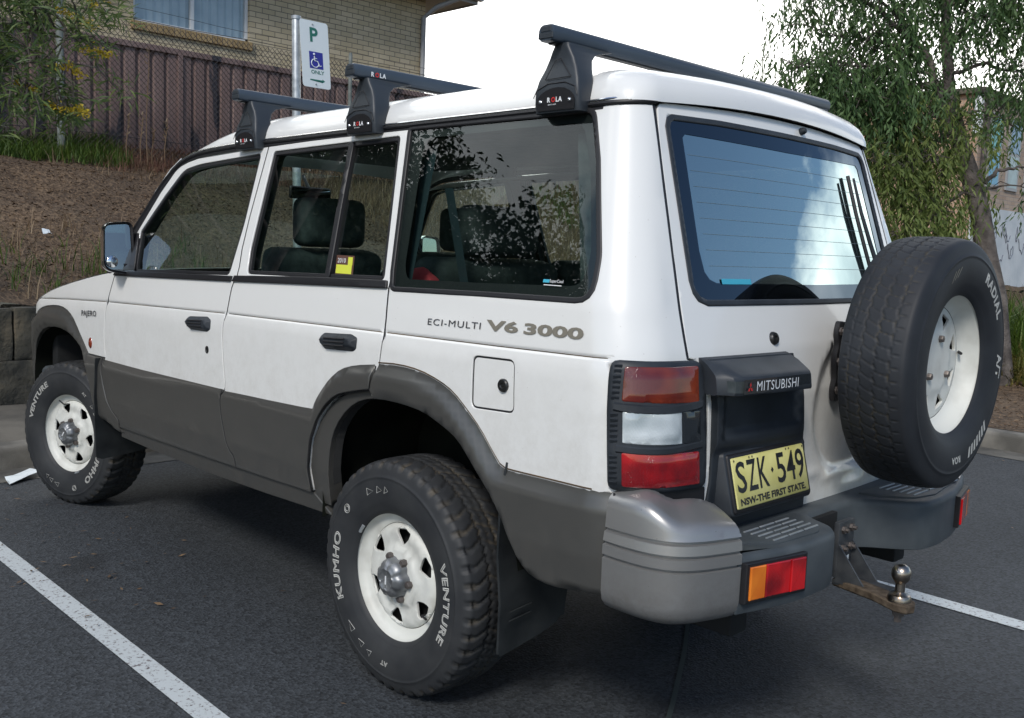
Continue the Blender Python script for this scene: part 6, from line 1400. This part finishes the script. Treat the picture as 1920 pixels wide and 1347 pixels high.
TR=[((1.25,-7.98,.15),.13),((1.37,-7.94,1.05),.115),((1.48,-7.91,1.48),.105),((1.57,-7.88,1.91),.10),((1.67,-7.84,2.24),.095),((1.79,-7.77,2.61),.085)]
t=tree('willow_myrtle_tree','leaning grey green tree with drooping narrow leaves right of the car',
 TR+[((1.92,-7.73,3.1),.06),((2.0,-7.73,3.59),.052),((2.07,-7.73,4.3),.045),((2.0,-7.8,5.6),.02)],
 [([(1.78,-7.77,2.5),(1.98,-7.66,3.04),(2.12,-7.58,3.47),(2.31,-7.45,3.79),(2.7,-7.13,4.3)],.062,.7,3),
  ([(2.12,-7.58,3.47),(2.45,-7.2,3.62),(2.9,-6.81,3.66)],.03,.15,5),
  ([(2.2,-7.5,3.6),(2.5,-7.2,3.95),(2.86,-6.91,4.1),(3.05,-6.6,4.12)],.03,.1,5),
  ([(2.3,-7.4,3.4),(2.6,-7.1,3.3),(2.85,-6.9,3.15)],.03,.0,5),
  ([(2.05,-7.6,3.2),(2.3,-7.3,3.1),(2.55,-7.1,2.95)],.03,.0,5),
  ([(2.31,-7.45,3.79),(2.6,-7.2,4.5),(3.1,-6.7,4.7)],.03,.1,6),
  ([(2.0,-7.73,3.59),(1.8,-7.9,3.9),(1.5,-8.1,3.95),(1.2,-8.4,3.9)],.03,.15,6),
  ([(2.0,-7.73,3.3),(1.7,-8.0,3.45),(1.4,-8.3,3.35),(1.1,-8.5,3.2)],.025,.3,5),
  ([(2.05,-7.73,4.0),(2.3,-7.8,4.4),(1.7,-8.0,4.6)],.025,.1,6),
  ([(2.05,-7.73,4.4),(1.6,-8.0,4.8),(1.2,-8.3,5.0)],.025,.1,6),
  ([(2.05,-7.7,4.4),(2.4,-7.4,4.9),(2.9,-7.0,5.1)],.025,.1,6),
  ([(1.60,-7.93,2.20),(1.49,-8.03,2.36),(1.35,-8.2,2.40),(1.15,-8.4,2.34)],.028,.8,1),
  ([(1.60,-7.93,2.15),(1.45,-8.05,2.22),(1.2,-8.3,2.2)],.018,.6,1),
  ([(1.91,-7.72,2.99),(2.1,-7.5,2.85),(2.3,-7.3,2.75),(2.5,-7.1,2.62)],.03,.1,4,1),
  ([(1.85,-7.74,2.75),(2.05,-7.5,2.55),(2.3,-7.25,2.35)],.03,.1,5,1),
  ([(1.78,-7.76,2.45),(1.95,-7.5,2.2),(2.15,-7.3,1.95)],.03,.1,5,1),
  ([(1.75,-7.76,2.5),(1.9,-7.4,2.4),(2.2,-7.0,2.35),(2.5,-6.8,2.45)],.02,.2,5,1),
  ([(1.7,-7.8,2.2),(1.8,-7.45,1.9),(2.0,-7.15,1.65),(2.15,-7.0,1.45)],.02,.1,5,1),
  ([(1.85,-7.74,2.8),(2.2,-7.3,3.0),(2.6,-6.95,3.0),(2.9,-6.75,2.95)],.02,.1,6),
  ([(2.05,-7.6,3.3),(2.4,-7.2,3.35),(2.9,-6.8,3.35),(3.1,-6.6,3.3)],.02,.1,6),
  ([(2.0,-7.7,4.0),(1.6,-8.1,4.2),(1.2,-8.4,4.35)],.02,.1,6),
  ([(1.85,-7.74,2.9),(1.6,-7.95,2.95),(1.4,-8.1,2.8)],.02,.5,2)],
 [M['gum'],M['gum_sunlit']],21,ll=.095,lw=.011,droop=.9,n=52,rad=.145)
wat=tree('wattle_tree','dark green wattle tree with yellow blossom hanging in at the top left',
 [((4.75,2.9,.6),.09),((4.7,2.8,1.8),.075),((4.6,2.7,3.0),.05),((4.4,2.6,4.2),.03),((4.2,2.5,5.0),.015)],
 [([(4.6,2.7,2.2),(3.8,1.6,2.3),(3.36,.99,2.37),(3.18,.82,2.42),(2.99,.62,2.36)],.02,.45,4),
  ([(4.6,2.7,2.2),(3.8,1.5,2.25),(3.4,1.1,2.24),(3.2,.85,2.23),(3.02,.66,2.23)],.015,.45,3),
  ([(4.6,2.7,2.0),(3.8,1.5,2.1),(3.3,1.0,2.07),(3.12,.84,2.05),(3.0,.70,2.0)],.013,.5,3),
  ([(4.6,2.7,2.6),(3.9,1.5,2.75),(3.35,.98,2.72),(3.14,.76,2.68),(3.02,.62,2.62)],.02,.4,4),
  ([(4.6,2.7,2.6),(3.9,1.8,3.1),(3.3,1.1,3.2),(2.9,.7,3.1)],.02,.2,4),
  ([(4.6,2.7,2.4),(4.9,1.9,2.6),(5.0,1.3,2.7)],.025,.3,6)],
 [M['wattle'],M['flower']],31,ll=.10,lw=.0055,droop=.25,n=28,rad=.095)
# blossom sprays along the hanging twigs
rd=random.Random(5); vs=[];fs=[]
for P in ([(3.06,.66,2.64),(2.98,.58,2.58),(2.95,.56,2.52)],[(3.0,.62,2.30),(2.93,.55,2.29),(2.88,.50,2.28)],[(3.08,.75,2.20),(3.0,.66,2.21),(2.97,.62,2.17)],[(3.06,.78,2.02),(3.0,.72,1.99),(2.94,.65,1.985),(2.90,.62,1.97)],[(3.2,.88,2.12),(3.16,.85,2.08),(3.12,.80,2.08)],[(3.1,.7,2.5),(3.02,.62,2.46),(2.96,.57,2.42)],[(2.99,.55,2.62),(2.92,.5,2.55)]):
    P=[Vector(p) for p in P]
    for a,b in zip(P,P[1:]):
        for k in range(80):
            c=a.lerp(b,rd.random())+Vector((rd.gauss(0,.012),rd.gauss(0,.012),rd.gauss(0,.013))); d=Vector((rd.gauss(0,1),rd.gauss(0,1),rd.gauss(0,1))).normalized()*.008; e=d.cross(Vector((rd.gauss(0,1),rd.gauss(0,1),1))).normalized()*.006; q=len(vs); vs+=[c-d,c+e,c+d,c-e]; fs.append((q,q+1,q+2,q+3))
o=mesh('blossom',vs,fs,M['flower'],wat,smooth=False); o.matrix_parent_inverse=Matrix.Translation(-Vector((4.75,2.9,.6)))
def roundtree(name,label,base,h,r,cz,seed,n,ll=.16,lw=.03,mat='dark',group=None):
    rd=random.Random(seed); b=Vector(base); br=[]
    for k in range(n):
        a=2*PI*k/n*2.4+rd.uniform(-.3,.3); e=rd.uniform(-.5,.9); L_=r*rd.uniform(.6,1.1); s=b+Vector((0,0,cz-r*.5+.3*e)); t=b+Vector((math.cos(a)*L_,math.sin(a)*L_,cz+e*r*.8)); br.append(([s,s.lerp(t,.5)+Vector((0,0,.2)),t],.05,.3,3))
    return tree(name,label,[(b,.16),(b+Vector((.1,.05,cz*.5)),.13),(b+Vector((.05,.1,cz)),.08)],br,[M[mat]],seed,ll=ll,lw=lw,droop=.3,n=120,rad=r*.16)
roundtree('broadleaf_tree','tall dark broadleaf tree mirrored in the middle of the rear quarter glass',(9.6,8.6,hmap(9.6,8.6)),7.0,2.4,3.3,41,30,ll=.13,lw=.03)
roundtree('broadleaf_tree','wide dark broadleaf tree mirrored in the front door glass of the car',(11.5,5.6,hmap(11.5,5.6)),5.6,2.8,2.4,43,30,ll=.13,lw=.03)
roundtree('broadleaf_tree','smaller dark tree mirrored at the back edge of the quarter glass',(8.4,12.2,hmap(8.4,12.2)),6.4,1.8,4.0,47,18,ll=.2,lw=.045)
rd=random.Random(12); vs=[];fs=[]
for k in range(24000):
    t=rd.random(); c=Vector((17.5-8*t,2+17*t,0)); z=hmap(min(14,c.x),c.y)+rd.random()**.8*(4.7+1.4*noise.noise(Vector((t*14,0,0)))); c+=Vector((rd.gauss(0,.7),rd.gauss(0,.7),z)); d=Vector((rd.gauss(0,1),rd.gauss(0,1),rd.gauss(0,1))).normalized()*.2; e=d.cross(Vector((rd.gauss(0,1),rd.gauss(0,1),1))).normalized()*.10; q=len(vs); vs+=[c-d,c+e,c+d,c-e]; fs.append((q,q+1,q+2,q+3))
stuff(mesh('added_tree_belt',vs,fs,M['dark'],smooth=False),'unseen belt of bushes added to hide the sky mirrored in the side glass','bushes')  # out of view, added to block sky under the mirrored crowns
# feathery sapling showing over the roof
b0=Vector((2.73,-5.46,.12)); sap=empty('sapling',b0); tag(sap,'thin feathery sapling tip showing above the roof of the car','sapling'); inv=Matrix.Translation(-b0)
bm=bmesh.new(); ST=[b0,Vector((2.74,-5.47,1.6)),Vector((2.73,-5.46,2.9)),Vector((2.75,-5.47,3.2)),Vector((2.74,-5.5,3.45))]; tube(bm,ST,[.02,.012,.006,.004,.002],6)
vs=[];fs=[];rd=random.Random(9)
for z,L_ in ((3.42,.08),(3.30,.20),(3.22,.18),(3.05,.20),(2.98,.24),(2.9,.2),(2.7,.3),(2.4,.3)):
    for sgn in (-1,1):
        d=Vector((-.5,.6,.0)).normalized()*sgn; P=[Vector((2.745,-5.48,z-.04))+d*L_*t+Vector((0,0,.10*math.sin(t*2.2)*L_*3-.16*t*t*L_)) for t in (0,.25,.5,.75,1)]; tube(bm,P,.0022,4)
        for a,b in zip(P,P[1:]):
            for k in range(4):
                c=a.lerp(b,k/4)
                for s2 in (-1,1):
                    e=c+Vector((d.x*.010,d.y*.010,-.022 if s2<0 else .020)); q=len(vs); vs+=[c,c+d*.009+(e-c)*.5,e,c-d*.003+(e-c)*.5]; fs.append((q,q+1,q+2,q+3))
o=bobj('stem',bm,M['grass'],sap); o.matrix_parent_inverse=inv; o=mesh('leaf',vs,fs,M['gum'],sap,smooth=False); o.matrix_parent_inverse=inv
# ---------------------------------------------------------------- litter on the ground
def paper(name,label,P,fold,mat):
    bm=bmesh.new(); v=[bm.verts.new(p) for p in P]; bm.faces.new(v); bmesh.ops.triangulate(bm,faces=bm.faces); bmesh.ops.subdivide_edges(bm,edges=bm.edges,cuts=2)
    for q in bm.verts: q.co.z+=abs(noise.noise(q.co*14))*fold
    r=bmesh.ops.solidify(bm,geom=bm.faces[:],thickness=.001); return tag(bobj(name,bm,mat,smooth=False),label,'litter')
paper('paper_scrap','folded white paper lying on the asphalt beside the front wheel',[(3.22,.93,.010),(3.34,.74,.030),(3.42,.76,.035),(3.33,.92,.015)],.025,M['signw'])
paper('paper_scrap','crumpled pale scrap on the mulch bank above the bonnet',[(6.97,-.55,hmap(7,-.6)+.03),(7.0,-.64,hmap(7,-.6)+.02),(7.05,-.63,hmap(7,-.6)+.07),(7.03,-.56,hmap(7,-.6)+.08)],.03,M['signw'])
rd=random.Random(77); n_=0
vs=[];fs=[]
for k in range(260):
    x,y=rd.choice(((rd.uniform(-3,4),rd.uniform(-5,3)),(rd.uniform(1.5,3.5),rd.uniform(.6,1.6)),(rd.uniform(-2,1),rd.uniform(-5,-2.2)),(rd.uniform(1,3.5),rd.uniform(.9,1.4))))
    a=rd.uniform(0,2*PI); l_=rd.uniform(.006,.020); w_=l_*rd.uniform(.15,.45); u=Vector((math.cos(a),math.sin(a),rd.uniform(-.15,.3))); v=Vector((-math.sin(a),math.cos(a),rd.uniform(-.3,.3))); p=Vector((x,y,.011)); b=len(vs); vs+=[p-u*l_,p+v*w_,p+u*l_,p-v*w_]; fs.append((b,b+1,b+2,b+3))
stuff(mesh('fallen_leaves',vs,fs,M['litter'],smooth=False),'small dry leaves scattered on the asphalt','leaves')
